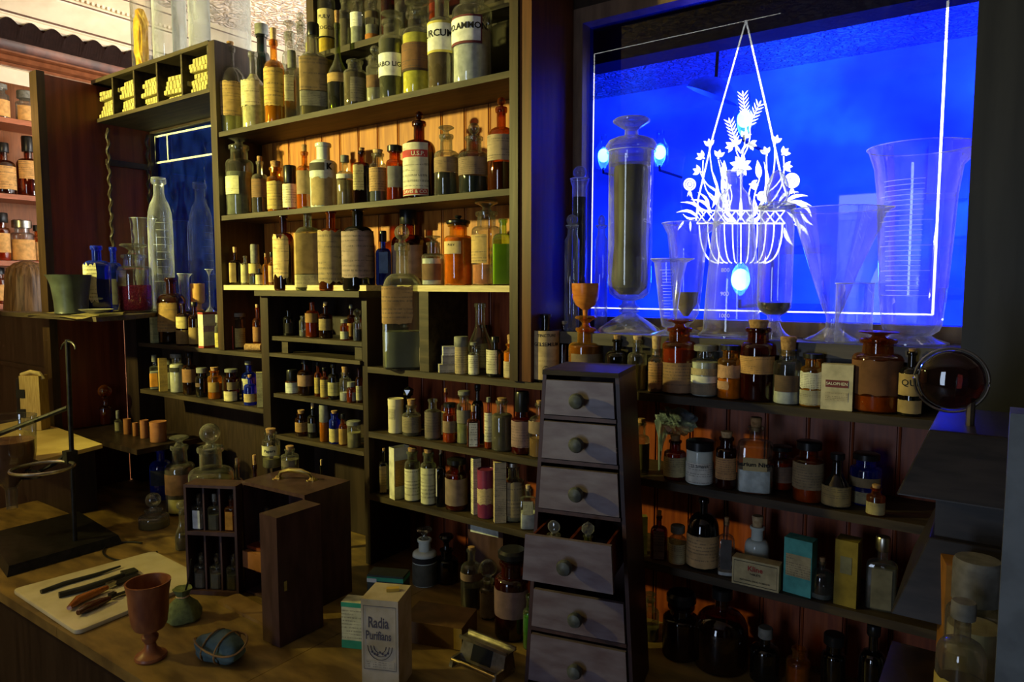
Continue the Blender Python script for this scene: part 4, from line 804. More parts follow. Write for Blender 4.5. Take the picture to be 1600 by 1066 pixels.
# shelf M1
g = 'bottles on the long shelf under the sill'
B('M1', 621, 647, 510, 'sq', 'C', 'small square clear vial of white powder with brown label, long shelf left end', ((.6, .62, .62), .2), ((.22, .1, .04), .15, .68, -40, 60, .1), ('scap', 507), .012, g)
B('M1', 656, 681, 527, 'wide', 'X', 'short jar with grey label and lace-like stopper on the long shelf', ((.25, .2, .15), .6), ((.25, .2, .15), .2, .7, -10, 150, .5, False), ('facet', 514), .012, g)
for yt, y0, lab_, cc, zt, zb, xx in ((0, 0, 'cream slim box, lowest and frontmost of the three stacked small boxes', (.5, .46, .34), .024, 1.398, (684, 710)), (0, 0, 'grey printed box, middle of the three stacked small boxes', (.4, .38, .33), .024, 1.4225, (689, 712)), (0, 0, 'white printed box, topmost of the three stacked small boxes', (.7, .7, .66), .026, 1.447, (690, 712))):
    carton('M1', xx[0], xx[1], 0, lab_, cc, .035, .014 if cc[0] == .5 else .02, rz=8, group='stacked small boxes', z=zb, zt=zt)
B('M1', 711, 731, 536, 'tin', surf('printed_tube', (.34, .27, .18), (.26, .2, .12), rough=.6), 'brown printed card tube with grey cap right of the stacked boxes', None, ((.36, .28, .17), .05, .76, 0, 170, 0), ('gcap', 526), .012, g, name='card_tube', cat='tube')
B('M1', 732, 749, 538, 'bigneck', 'C', 'small cream labelled clear bottle right of the card tube', ((.7, .66, .5), .6), ((.7, .66, .48), .05, .66, 0, 160, .1), ('gcap', 535), .012, g)
B('M1', 730, 771, 474, 'flask', 'C', 'large clear conical flask behind the white labelled amber bottle', None, None, None, .06, g)
B('M1', 743, 768, 511, 'narrow', 'A', 'amber bottle with tall printed cream label and red neck', ((.2, .06, .01), .5, 1), ((.55, .5, .36), .05, .62, 0, 165, 0), ('cap', 508), .012, g)
B('M1', 760, 788, 532, 'narrow', 'K', 'near-black bottle with cream label at left of the orange corked jar', ((.01, .01, .015), .6, 1), ((.58, .53, .36), .1, .75, -35, 90, .1), ('cap', 526), .012, g)
B('M1', 787, 812, 537, 'wide', 'O', 'orange-yellow jar with tan cork and cream label on the long shelf', ((.7, .4, .02), .74), ((.5, .4, .25), .04, .5, 0, 165, 0), ('cork', 523), .012, g)
B('M1', 810, 822, 524, 'narrow', 'K', 'thin dark purple bottle behind the orange corked jar', ((.02, .01, .03), .6, 1), None, ('cap', 520), .05, g)
B('M1', 818, 842, 511, 'wide', 'C', 'white filled jar with dark red label half behind the GELSEMIUM bottle', ((.75, .76, .76), .72), ((.14, .04, .03), .35, .62, -20, 140, 0, False), ('flat', 500), .03, g)
t, Rr, H = B('M1', 832, 873, 491, 'narrow', 'T', 'teal bottle wrapped in tan label reading GELSEMIUM', None, ((.52, .38, .2), .04, .76, 0, 178, .02, True), None, .008, g, seg=28, ink_=(.35, .25, .13))
wrap_text('GELSEMIUM', .0135, Rr, H*.56, 4, t, ink, k=1.04); wrap_text('TINCTURE', .0105, Rr, H*.69, 4, t, ink, k=1.04)
new('ring_mark', tube([Vector((math.sin(a)*Rr*.22, -Rr*1.045, H*.2+math.cos(a)*Rr*.22)) for a in [i*.4 for i in range(16)]], .0006, 4, closed=True), ink, t)
B('M1', 868, 895, 507, 'narrow', 'R', 'dark red bottle with pale cork behind the top of the drawer chest', ((.2, .02, .01), .6, 1), None, ('pcork', 502), .06, g)
B('M1', 888, 941, 512, 'bigneck', 'O', 'wide brown stoppered jar rising behind the drawer chest', ((.2, .11, .04), .68), ((.2, .14, .09), .1, .55, 10, 130, .1, False), ('flat', 494), .02, g)
B('M1', 945, 982, 530, 'narrow', 'K', 'black bottle with little cork right above the drawer chest', ((.02, .012, .006), .5, 1), None, ('cork', 524), .02, g)
B('M1', 980, 1010, 531, 'bigneck', 'X', 'dusty clear bottle of yellow-brown liquid with wire-tied cork', ((.22, .15, .03), .5, 1), None, ('pcork', 525), .02, g)
B('M1', 1012, 1037, 545, 'wide', 'C', 'clear vial of pinkish powder with tall square cork', ((.42, .2, .1), .6), ((.45, .25, .14), .1, .7, 0, 130, .4), ('pcork', 525), .012, g)
t, Rr, H = B('M1', 1034, 1086, 512, 'wide', 'A', 'tall orange-brown jar with brown script label, right of the drawer chest', ((.42, .15, .04), .68), ((.27, .16, .09), .03, .48, 0, 165, .1, True), ('flat', 499), .012, g, seg=28)
B('M1', 1080, 1121, 545, 'wide', 'C', 'white crystal jar with grey lid and two tan labels', ((.66, .68, .64), .72), [((.42, .34, .2), .46, .6, 0, 168, .1), ((.7, .7, .62), .3, .44, 0, 168, 0, False), ((.26, .21, .14), .05, .28, 0, 168, .1)], ('gcap', 539), .012, g)
B('M1', 1121, 1158, 544, 'wide', 'O', 'small amber jar of yellow powder with pink-tan torn label', ((.75, .42, .02), .4), [((.5, .28, .16), .42, .68, -12, 130, .6), ((.5, .28, .16), .2, .36, -40, 70, .5)], ('cap', 539), .012, g)
B('M1', 1156, 1208, 512, 'wide', 'R', 'tallest dark red bottle with tan label and cork under the window', ((.05, .006, .006), .6, 1), ((.5, .28, .11), .38, .62, -8, 150, 0), ('cork', 500), .012, g, seg=28)
B('M1', 1208, 1250, 546, 'wide', 'C', 'clear jar of white powder with dark brown label and high marked cork', ((.75, .78, .78), .28), ((.12, .075, .05), .24, .54, -5, 110, 0), ('cork', 526), .012, g)
B('M1', 1250, 1286, 557, 'wide', 'O', 'small orange jar with peeling white label beside the white card box', ((.3, .26, .2), .4), [((.68, .68, .6), .38, .7, -5, 165, .7), ((.4, .38, .3), .05, .34, 0, 160, .3)], ('cap', 552), .012, g)
t, W, H = carton('M1', 1284, 1331, 569, 'cream card box with red crest printed with SALOPHEN', (.64, .58, .42), .03, rz=-6, group=g, lines=False, zt=None)
bmt = text_bm('SALOPHEN', W*.14, .02)
for v in bmt.verts: v.co = Vector((v.co.x, -.0165, H*.58+v.co.y))
bm = BX(-W*.36, W*.36, -.0158, -.0152, H*.5, H*.66); new('red_banner', bm, surf('crest_red', (.22, .05, .05), rough=.6), t, smooth=False); new('lettering', bmt, wm, t, smooth=False)
new('printed_lines', BX(-W*.36, W*.36, -.0158, -.0152, H*.2, H*.4), paper((.62, .54, .38), f=300), t, smooth=False)
t, Rr, H = B('M1', 1332, 1404, 529, 'wide', 'A', 'largest amber jar with band of yellow powder at its base, right end', ((.62, .52, .1), .22), ((.17, .075, .035), .25, .72, 0, 150, .3, False), ('flat', 517), .012, g, seg=28)
t, Rr, H = B('M1', 1404, 1438, 549, 'narrow', 'K', 'dark bottle with tan labels reading QUI beside the round lens', ((.012, .01, .008), .6, 1), [((.46, .32, .13), .32, .66, -8, 150, .2, False), ((.4, .28, .12), .05, .25, -8, 140, .3, False)], ('cork', 545), .014, g)
wrap_text('QUI', .017, Rr, H*.52, -5, t, ink, k=1.05)
# shelf M2
g = 'bottles on the second long shelf'
B('M2', 607, 631, 623, 'tin', surf('cream_tin', (.6, .54, .34), (.5, .44, .26), rough=.5), 'cream cylindrical tin at the left end of the second long shelf', None, ((.45, .4, .24), .42, .72, -40, 60, 0), None, .014, g)
B('M2', 630, 648, 622, 'narrow', 'K', 'dark bottle with shiny faceted stopper behind the corked grey jar', None, ((.4, .3, .12), .1, .4, -30, 90, .1), ('facet', 604), .05, g)
B('M2', 629, 658, 633, 'bigneck', 'X', 'corked jar with handwritten grey-brown label near the cream tin', ((.1, .08, .05), .6), ((.22, .18, .11), .12, .64, 0, 170, .1), ('cork', 624), .012, g)
B('M2', 664, 689, 624, 'bigneck', 'X', 'open clear bottle with full dark printed label, second long shelf', ((.12, .09, .06), .6), ((.15, .12, .09), .05, .7, 0, 165, .1), None, .012, g)
B('M2', 689, 705, 613, 'narrow', 'A', 'amber bottle with wide cork behind the yellow powder jar, second long shelf', None, ((.45, .32, .08), .1, .6, -40, 90, .1), ('cork', 607), .045, g)
B('M2', 692, 715, 634, 'wide', 'A', 'amber jar with yellow powder at its base and brown label, second long shelf', ((.75, .42, .02), .25), ((.22, .15, .09), .28, .6, 0, 160, 0), ('cap', 630), .012, g)
B('M2', 714, 737, 615, 'wide', 'X', 'pale green clear bottle with grey label and corked neck', ((.35, .36, .14), .4), ((.2, .18, .13), .42, .68, -15, 150, .1), ('gcap', 611), .025, g)
B('M2', 737, 756, 606, 'narrow', 'K', 'black bottle behind the small white labelled square bottle', None, None, ('cap', 601), .07, g)
B('M2', 729, 750, 643, 'sq', 'A', 'small square bottle with red neck, cork and clean white label', None, ((.66, .66, .6), .03, .7, 0, 66, 0), ('cork', 634), .008, g)
B('M2', 757, 770, 626, 'narrow', 'A', 'thin amber bottle with large lettered label and orange base', ((.6, .3, .02), .2, 1), ((.62, .58, .42), .15, .75, -10, 140, 0), ('gcap', 621), .02, g)
B('M2', 768, 801, 626, 'bigneck', 'X', 'tall grey dusty jar with embossed shoulder, second long shelf', ((.13, .11, .07), .72), None, ('cork', 622), .012, g)
B('M2', 799, 832, 632, 'bigneck', 'R', 'red jar with mauve torn label and black domed stopper', ((.4, .07, .03), .7), ((.25, .16, .15), .15, .68, -5, 150, .3), ('cap', 612), .012, g)
B('M2', 826, 860, 630, 'narrow', 'C', 'clear bottle with gold liquid low inside and small cork, beside drawer chest', ((.3, .16, .05), .35, 1), ((.2, .14, .1), .45, .68, -10, 150, .1, False), ('cork', 626), .01, g)
B('M2', 988, 1014, 660, 'bigneck', 'X', 'dusty jar with yellow-brown cork just right of the drawer chest', ((.12, .09, .02), .5, 1), ((.12, .1, .05), .1, .6, 0, 150, .1, False), ('cork', 654), .02, g)
# crumpled plastic bag
def bag():
    bm = ball(1, sub=4, jit=.0)
    for v in bm.verts:
        c = v.co; k = 1+.16*math.sin(c.x*7+c.z*5)*math.cos(c.y*6-c.z*7)+.1*math.sin(c.z*13+c.x*11)
        v.co = Vector((c.x*.047*k, c.y*.02*k, c.z*.034*k))
        if v.co.x < -.022 and v.co.z < .0: v.co.z -= .12*min(1, (-.022-v.co.x)/.02)*(1 if v.co.z < -.008 else .3); v.co.x = -.03+(v.co.x+.03)*.45
    return bm
Xb = colX(1052, 1.59, 1.3)
t = thing('plastic_bag', 'crumpled clear plastic bag draped behind the corked jar', 'bag', (Xb, 1.6, 1.318), math.atan2(-Xb, 1.6))
def film(nt):
    tr = N(nt, 'ShaderNodeBsdfTransparent', Color=(.85, .9, .95, 1)); gl = N(nt, 'ShaderNodeBsdfGlossy', Roughness=.18, Color=(.75, .85, 1, 1)); di = N(nt, 'ShaderNodeBsdfDiffuse', Color=(.3, .4, .5, 1))
    m1 = N(nt, 'ShaderNodeMixShader', Fac=.55); nt.links.new(gl.outputs[0], m1.inputs[1]); nt.links.new(di.outputs[0], m1.inputs[2])
    m2 = N(nt, 'ShaderNodeMixShader', Fac=.55); nt.links.new(tr.outputs[0], m2.inputs[1]); nt.links.new(m1.outputs[0], m2.inputs[2]); return m2.outputs[0]
new('film', bag(), mk('plastic_film', film), t, smooth=False)
B('M2', 1037, 1071, 688, 'bigneck', 'D', 'brown jar with cream label and flat cork in front of the plastic bag', None, ((.56, .48, .24), .1, .6, 0, 178, .1), ('cork', 680), .012, g)
t, Rr, H = B('M2', 1072, 1114, 697, 'straight', 'W', 'white ointment jar with script label and black lid', None, ((.7, .7, .62), .04, .6, 0, 175, 0), ('cap', 688), .012, g)
wrap_text('J.J. Schenck', .0085, Rr, H*.52, 0, t, ink, k=1.04)
B('M2', 1118, 1149, 683, 'wide', 'R', 'dark red bottle with orange-tan label and small cork, second long shelf right', ((.1, .01, .01), .7, 1), ((.55, .3, .12), .2, .62, -10, 165, .1), ('pcork', 674), .012, g)
t, Rr, H = B('M2', 1150, 1207, 666, 'sq', 'C', 'large square clear bottle of white powder labelled Barium Nitra', ((.78, .83, .84), .36), ((.5, .4, .19), .36, .56, 0, 66, .05, False), ('cork', 652), .012, g, seg=28)
wrap_text('Barium Nitra', .0125, Rr, H*.46, 0, t, ink, sq=6, k=1.05, bold=.03)
B('M2', 1199, 1238, 701, 'wide', 'A', 'orange-red jar with brown label right of the square white powder bottle', ((.5, .14, .02), .68), ((.22, .13, .08), .2, .6, 0, 150, .1), ('cap', 697), .012, g)
B('M2', 1239, 1284, 697, 'wide', 'A', 'amber jar with dark lid, grey printed label and yellow base', ((.55, .3, .03), .3), ((.26, .2, .11), .25, .72, -5, 165, .1), ('cap', 689), .012, g)
B('M2', 1285, 1327, 714, 'flask', 'K', 'dark conical bottle with big tan label, second long shelf right', None, ((.33, .25, .1), .04, .44, -5, 165, .1), ('cap', 708), .012, g)
B('M2', 1328, 1374, 714, 'wide', 'B', 'big cobalt jar with brown labels near the dark apparatus', None, [((.22, .16, .08), .4, .6, -8, 140, .1, False), ((.3, .26, .14), .05, .3, -8, 140, .1)], ('cap', 708), .06, g)
B('M2', 1354, 1381, 762, 'bigneck', 'A', 'little brown jar in front of the big cobalt jar', None, ((.36, .3, .14), .06, .5, 0, 150, .1), ('cork', 757), .004, g)
# shelf M3
g = 'bottles on the third long shelf'
B('M3', 592, 609, 705, 'sqlong', 'K', 'thin dark square bottle with brown label, third long shelf left end', None, ((.28, .19, .1), .05, .66, -10, 66, .1), ('cork', 701), .014, g)
carton('M3', 609, 640, 698, 'torn open white carton with orange side and a cork showing inside', (.62, .6, .46), .03, .012, rz=30, group=g, open_=True, panel=[((.45, .24, .05), .05, .95, .25, .75, True)])
B('M3', 633, 657, 705, 'wide', 'G', 'small corked bottle with upright lettered cream label, third long shelf', ((.5, .48, .33), .5), ((.6, .56, .38), .03, .66, -5, 170, 0), ('cork', 700), .008, g)
B('M3', 658, 682, 707, 'wide', 'G', 'pale bottle wrapped in densely printed cream label, third long shelf', ((.4, .4, .25), .5), ((.5, .48, .3), .03, .72, 0, 172, .1), ('cork', 702), .01, g)
B('M3', 681, 698, 708, 'sqlong', 'K', 'black slim bottle with pale label edge and pale cork, third long shelf', None, ((.4, .38, .36), .2, .72, -60, 40, 0, False), ('pcork', 702), .02, g)
B('M3', 696, 731, 722, 'wide', 'D', 'round shouldered dark amber jar with brown label and orange base', ((.5, .16, .02), .2, 1), ((.2, .14, .1), .12, .68, -10, 165, .1, False), ('cap', 717), .012, g)
carton('M3', 736, 752, 716, 'slim cream carton with vertical lettering left of the maroon tube', (.58, .53, .33), .02, .03, rz=20, group=g)
t, Rr, H = B('M3', 746, 772, 733, 'tin', surf('maroon_tube', (.2, .03, .08), (.14, .02, .05), rough=.35), 'maroon cylinder tin with peeling pink and tan label', None, ((.5, .38, .22), .3, .62, -10, 170, .7), None, .012, g)
carton('M3', 771, 791, 722, 'torn cream carton between the maroon tin and brown labelled jar', (.58, .46, .26), .02, .012, rz=10, group=g)
B('M3', 786, 819, 726, 'bigneck', 'X', 'dusty jar wrapped in brown printed paper with metal lip', ((.4, .36, .25), .1), ((.3, .23, .13), .1, .72, 0, 175, .3), ('scap', 722), .008, g)
B('M3', 812, 838, 763, 'sq', 'C', 'small square vial of white pellets with cream label and cork', ((.68, .68, .66), .4), ((.56, .52, .32), .38, .72, 0, 66, .2), ('pcork', 758), .006, g)
B('M3', 834, 852, 772, 'squat', 'C', 'little clear bottle with round stopper touching the drawer chest', ((.2, .15, .05), .4, 1), None, ('ball', 761), .02, g)
carton('M3', 996, 1011, 806, 'narrow olive box standing right of the drawer chest', (.2, .18, .05), .02, .03, rz=10, group=g, lines=False)
B('M3', 1015, 1043, 806, 'sqlong', 'R', 'small dark square bottle with mauve label and cork, third long shelf right', None, ((.25, .18, .15), .03, .68, 0, 66, .1), ('cork', 798), .012, g)
B('M3', 1045, 1071, 828, 'wide', 'C', 'little clear vial with cream label beside the big black bottle', None, ((.5, .44, .24), .04, .62, 0, 165, .1), ('gcap', 821), .012, g)
B('M3', 1073, 1122, 779, 'round', 'K', 'big black bottle with plain tan label, third long shelf right', ((.008, .006, .006), .5, 1), ((.5, .32, .14), .04, .5, -5, 165, .1, True), None, .012, g, seg=28)
B('M3', 1120, 1147, 815, 'sqlong', 'C', 'clear square bottle with grey label and white base, third long shelf', ((.75, .75, .75), .08), ((.09, .085, .08), .14, .7, 0, 66, 0, False), ('cork', 808), .01, g)
B('M3', 1163, 1200, 822, 'squat', 'W', 'white glazed flask with fat yellow cork behind the red lettered box', None, ((.1, .06, .04), .03, .3, 0, 170, 0, False), ('pcork', 806), .05, g)
t, W, H = carton('M3', 1145, 1219, 874, 'long cream box lying with red script lettering, shelf front right', (.5, .42, .22), .03, -.004, rz=-14, group=g, lines=False)
for s_, zz, sz, mt in (('Kline', .68, .0155, redink), ('TABLETS', .48, .006, ink), ('NATIONAL DRUG COMPANY', .22, .0048, ink)):
    bmt = text_bm(s_, sz, .02)
    for v in bmt.verts: v.co = Vector((v.co.x, -.0158, H*zz+v.co.y))
    new('lettering', bmt, mt, t, smooth=False)
bm = bmesh.new()
for a in ((-.46, .46, .07, .09), (-.46, .46, .9, .92), (-.46, -.455, .07, .92), (.455, .46, .07, .92)): box(bm, W*a[0], W*a[1], -.0156, -.0151, H*a[2], H*a[3])
new('printed_border', bm, ink, t, smooth=False)
carton('M3', 1225, 1273, 840, 'turquoise box with cream printed label, third long shelf right', (.1, .42, .38), .035, .012, rz=-18, group=g, lines=False, panel=[((.5, .42, .22), .08, .97, .32, .72, True)])
B('M3', 1265, 1301, 877, 'round', 'C', 'little round clear bottle with cork beside the turquoise box', ((.15, .16, .15), .15, 1), None, ('cork', 871), .01, g)
carton('M3', 1304, 1342, 841, 'tall mustard yellow box with grey stain, third long shelf right', (.2, .15, .025), .04, .012, rz=-12, group=g, lines=False, panel=[((.14, .14, .1), .25, .75, .5, .76, False)])
B('M3', 1352, 1399, 852, 'flatsq', 'X', 'grey flat flask with pale shoulders and metal cap, third long shelf right end', ((.12, .11, .085), .68), ((.14, .13, .1), .04, .66, 0, 66, 0, False), ('scap', 838), .012, g)
# on the counter under the shelves
g = 'bottles on the counter under the shelves'
B('CT', 1000, 1029, 935, 'bigneck', 'X', 'dim clear stoppered jar at the bottom, right of the drawer chest', ((.14, .12, .03), .3, 1), None, ('flat', 927), Yc=1.58, group=g)
B('CT', 1035, 1091, 945, 'wide', 'D', 'large dark jar with slanted black lid, bottom right shelves', ((.05, .025, .01), .7), None, ('lid', 925), Yc=1.55, group=g)
B('CT', 1085, 1166, 928, 'round', 'D', 'huge round dark bottle with black stopper, bottom right shelves', ((.02, .01, .004), .5, 1), None, ('cap', 918), Yc=1.56, group=g, seg=32)
B('CT', 1172, 1216, 990, 'narrow', 'K', 'black bottle with foil stopper right of the huge round one', None, None, ('gcap', 980), Yc=1.56, group=g)
B('CT', 1228, 1264, 1012, 'bigneck', 'O', 'orange-brown vessel with pale rim at bottom edge', ((.3, .1, .01), .6), None, None, Yc=1.56, group=g)
B('CT', 1282, 1318, 1000, 'wide', 'K', 'black jar at the bottom edge under the mustard box', None, None, ('cap', 990), Yc=1.56, group=g)
B('CT', 1340, 1380, 985, 'narrow', 'K', 'black bottle at the bottom edge under the grey flask', None, None, ('cap', 975), Yc=1.56, group=g)
B('CT', 645, 683, 842, 'bigneck', 'W', 'blue-white glazed jar with two-tier glass stopper under the left shelves', None, [((.02, .018, .018), .52, .64, 0, 178, 0, False), ((.08, .08, .06), .03, .5, 0, 178, 0, False)], ('flat', 826), Yc=1.5, group=g)
B('CT', 680, 716, 858, 'bigneck', 'T', 'dark green jar with glass stopper behind the blue-white jar', ((.02, .025, .015), .6, 1), None, ('flat', 836), Yc=1.55, group=g)
B('CT', 720, 754, 857, 'narrow', 'C', 'clear bottle with cork pushed in and brown label, under left shelves', ((.03, .025, .02), .38, 1), ((.22, .14, .09), .5, .62, 0, 170, .4), ('cork', 862), Yc=1.46, group=g)
B('CT', 750, 776, 905, 'wide', 'C', 'small clear jar with white disc stopper beside the big dark jar', ((.18, .14, .08), .5), ((.24, .18, .1), .05, .7, 0, 160, .5, False), ('disc', 874), Yc=1.44, group=g)
B('CT', 773, 828, 875, 'wide', 'R', 'big dark red-black jar with broad lid beside the drawer chest', ((.03, .01, .008), .3, 1), ((.17, .1, .08), .3, .66, -15, 150, .2, False), ('lid', 858), Yc=1.4, group=g, seg=28)
B('CT', 817, 838, 930, 'bigneck', 'L', 'green speckled bottle half hidden behind the drawer chest', ((.1, .35, .2), .6), None, None, Yc=1.37, group=g)
t = thing('card_holder', 'small dark box with blank white card on its front under the shelves', 'box', (colX(770, 1.6, .95), 1.6, .772), math.atan2(.87, 1.6)-R(25))
new('box', BX(-.06, .06, -.04, .04, 0, .21), chestw, t, smooth=False, bevel=.002); new('card', BX(-.05, .045, -.0415, -.0405, .165, .2), paper((.6, .62, .55), lines=False), t, smooth=False)
# left part of the counter
g = 'stoppered glass on the left counter'
B('CT', 262, 306, 697, 'bigneck', 'X', 'tall dusty jar with brown and cream labels, left counter', ((.1, .06, .03), .7, 1), [((.16, .08, .04), .3, .6, -20, 120, .2, False), ((.42, .36, .12), .04, .24, -10, 90, .1, False)], ('flat', 683), Yc=1.45, group=g)
B('CT', 300, 366, 699, 'bigneck', 'X', 'biggest jar with large glass ball stopper behind the travelling chest', ((.12, .1, .04), .6, 1), None, ('ball', 663), Yc=1.42, group=g, seg=32)
B('CT', 237, 270, 702, 'narrow', 'B', 'dark blue bottle with red-brown cork behind the tall dusty jar', ((.004, .004, .02), .6, 1), ((.03, .03, .03), .3, .6, -20, 90, .1, False), ('cork', 690), Yc=1.5, group=g)
B('CT', 219, 263, 797, 'squat', 'X', 'squat glass spirit lamp with rounded cap on the counter', ((.2, .16, .05), .4, 1), None, ('ball', 771), Yc=1.3, group=g, name='spirit_lamp', cat='lamp')
B('CT', 275, 296, 800, 'flask', 'X', 'tiny flask with glass ball stopper beside the open case tray', ((.12, .1, .04), .4, 1), None, ('ball', 784), Yc=1.24, group=g)
B('CT', 364, 382, 726, 'narrow', 'X', 'small bottle with pale stopper behind the case, left of the Papers bottle', ((.1, .07, .03), .6, 1), None, ('pcork', 717), Yc=1.5, group=g)
B('CT', 392, 410, 727, 'narrow', 'D', 'shiny brown bottle with orange-red cap behind the case', None, None, ('cork', 712), Yc=1.45, group=g)
B('CT', 500, 510, 728, 'narrow', 'K', 'black bottle with tan cork in the dark behind the case', None, None, ('pcork', 719), Yc=1.5, group=g)
CHZ = 1.0955
t, Rr, H = B('CT', 411, 438, 676, 'wide', 'C', 'tall corked clear vial labelled Papers standing on the case', ((.25, .22, .1), .25), ((.56, .52, .28), .36, .64, -12, 150, 0, False), ('cork', 670), Yc=1.305, z=CHZ, group=g)
wrap_text('Papers', .0125, Rr, H*.5, -12, t, ink, bold=.02)
new('paper_slips', BX(-.006, .006, -.004, .004, H*.05, H*.6), paper((.35, .25, .15), lines=False), t, smooth=False)
B('CT', 440, 467, 702, 'bigneck', 'X', 'short corked jar beside the Papers vial on the case', ((.16, .13, .07), .5), ((.16, .13, .08), .2, .5, -20, 100, .1), ('cork', 697), Yc=1.32, z=CHZ, group=g)
# ledge at the left with boxes and small bottles
tag(new('side_ledge', BX(-3.7, -2.6, 1.3, 1.56, 1.02, 1.04), dwood, smooth=False, bevel=.004), 'dark ledge with pill boxes left under the open ended shelves', 'shelf')
ROW['LG'] = (1.04, 1.3); g = 'small containers on the left ledge'
B('LG', 120, 138, 660, 'squat', 'X', 'small dark squat jar, leftmost on the left ledge', None, None, ('pcork', 648), Yc=1.42, group=g)
B('LG', 140, 160, 652, 'squat', 'K', 'dark jar with tan cap second on the left ledge', None, None, ('pcork', 644), Yc=1.45, group=g)
B('LG', 157, 175, 625, 'narrow', 'A', 'tall orange-brown stoppered bottle on the left ledge', ((.35, .15, .03), .6, 1), None, ('ball', 602), Yc=1.47, group=g)
B('LG', 180, 190, 650, 'narrow', 'X', 'thin pale bottle on the left ledge right of the dark post', None, ((.3, .27, .14), .1, .6, 0, 120, .1, False), ('gcap', 642), Yc=1.42, group=g)
tubew = surf('turned_box_wood', (.34, .15, .06), (.26, .1, .04), rough=.5)
for (a, b, y0, lb, rt) in ((194, 205, 655, 'tall thin brown wooden tube on the left ledge', 0), (208, 216, 661, 'short thin brown wooden tube, second from left among tubes', 0), (220, 232, 657, 'thick light brown wooden tube on the left ledge', 0), (236, 260, 659, 'wide round pill box with two-part lid, right end of the left ledge', 0)):
    B('LG', a, b, y0, 'tin', tubew, lb, None, None, None, Yc=1.42, group='wooden tubes on the left ledge', name='wooden_tube' if a < 235 else 'pill_box', cat='tube' if a < 235 else 'box')
# ================================================================= glassware on the window sill
g = 'glassware on the window sill'; Z0 = 1.528
def two(prof, Wt, Wb): return prof
t, W, H = cylg(934, 1031, 238, 1.645, Z0, 'percolator', 'tallest footed glass percolator holding a dark rod, left on the sill', [(.98, 0), (1, .008), (.95, .02), (.62, .06), (.34, .09), (.22, .105), (.34, .115), (.24, .13), (.36, .14), (.24, .155), (.2, .175), (.45, .19), (.62, .215), (.68, .26), (.69, .3), (.7, .94), (.72, .95), (.72, .99), (.76, 1.0)], group=g, seg=40)
bm = lathe([(W*.68, H*.93), (W*.7, H*.935), (W*.7, H*1.0), (W*.8, H*1.02), (W*.8, H*1.035), (W*.7, H*1.06), (W*.5, H*1.075), (W*.22, H*1.085), (W*.2, H*1.12), (W*.35, H*1.135), (W*.57, H*1.16), (W*.58, H*1.17), (W*.5, H*1.18), (W*.1, H*1.175)], 40, wob=lambda a, z: 1+(.02*math.cos(a*30) if z < H*1.0 else 0))
new('glass_lid', bm, GL['S'], t)
new('dark_packing', lathe([(W*.3, H*.21), (W*.55, H*.25), (W*.58, H*.3), (W*.5, H*.5), (W*.54, H*.9), (W*.5, H*.92)], 24, ct=True, wob=lambda a, z: 1-.12*(math.cos(a-1) > .6)), surf('dark_packing', (.05, .045, .035), (.025, .022, .018), rough=.5, scale=(3, 3, .4)), t)
t, W, H = cylg(892, 916, 280, 1.63, Z0, 'stoppered_tube', 'dark liquid filled glass tube with large ball stopper at the window edge', [(.9, 0), (.95, .01), (.95, .95), (1.2, .985), (1.2, 1)], group=g)
new('liquid', lathe([(W*.8, .005), (W*.85, .01), (W*.85, H*.88)], 20, ct=True), surf('black_liquid', (.01, .009, .008), rough=.1), t); new('ball_stopper', ball(W*.85, (0, 0, H+W*.8)), GL['S'], t)
t, W, H = cylg(881, 905, 353, 1.59, Z0, 'stoppered_tube', 'slim clear tube with glass ball stopper, leftmost on the sill', [(.9, 0), (.95, .01), (.95, .86), (.6, .91), (.55, .97), (.8, .99), (.8, 1)], group=g); new('ball_stopper', ball(W*.75, (0, 0, H+W*.7)), GL['S'], t)
t, W, H = cylg(928, 949, 353, 1.68, Z0, 'stoppered_tube', 'slim clear tube with oval stopper left of the tallest percolator', [(.9, 0), (.95, .01), (.95, .86), (.6, .91), (.55, .97), (.8, .99), (.8, 1)], group=g); new('oval_stopper', ball(W*.7, (0, 0, H+W*.7), sz=1.2, sx=.8), GL['S'], t)
cylg(1033, 1110, 349, 1.69, Z0, 'graduated_glass', 'flared graduated glass of brown grit behind the small graduate', [(.55, 0), (.55, .02), (.15, .05), (.12, .07), (.3, .1), (.5, .18), (.6, .4), (.7, .7), (.8, .9), (1.0, .99), (1.03, 1)], group=g, spout=.35, seg=40)
X = colX(1072, 1.69, 1.6); tag(new('brown_grit', lathe([(.006, .03), (.026, .06), (.029, .09)], 20, ct=True, cx=X, cy=1.69, cz=1.54), powder((.2, .14, .07))), 'brown grit settled in the flared graduated glass', 'powder', kind='stuff')
cylg(1014, 1074, 405, 1.6, Z0, 'graduated_glass', 'small conical graduate on a wide foot beside the tallest percolator', [(.95, 0), (.95, .01), (.6, .04), (.2, .07), (.15, .09), (.35, .12), (.45, .3), (.65, .7), (.78, .95), (.95, .99), (.95, 1)], group=g, spout=.3, marks=(.25, .85, 16, (-10, 40)))
t, W, H = cylg(1092, 1192, 268, 1.645, Z0, 'measuring_flask', 'tall conical flask with frosted scale in front of the etched basket', [(1, 0), (1, .01), (.93, .02), (.86, .035), (.78, .3), (.66, .6), (.6, .7), (.56, .78), (.45, .85), (.28, .89), (.23, .905), (.23, .965), (.26, .97), (.26, 1)], group=g, seg=40)
for zz, s_ in ((.13, '1000'), (.26, '900'), (.4, '800')):
    wrap_text(s_, .013, W*(.84-.1*zz), H*zz, -15, t, surf('etched_marks', (.75, .78, .8), rough=.6), k=1.01)
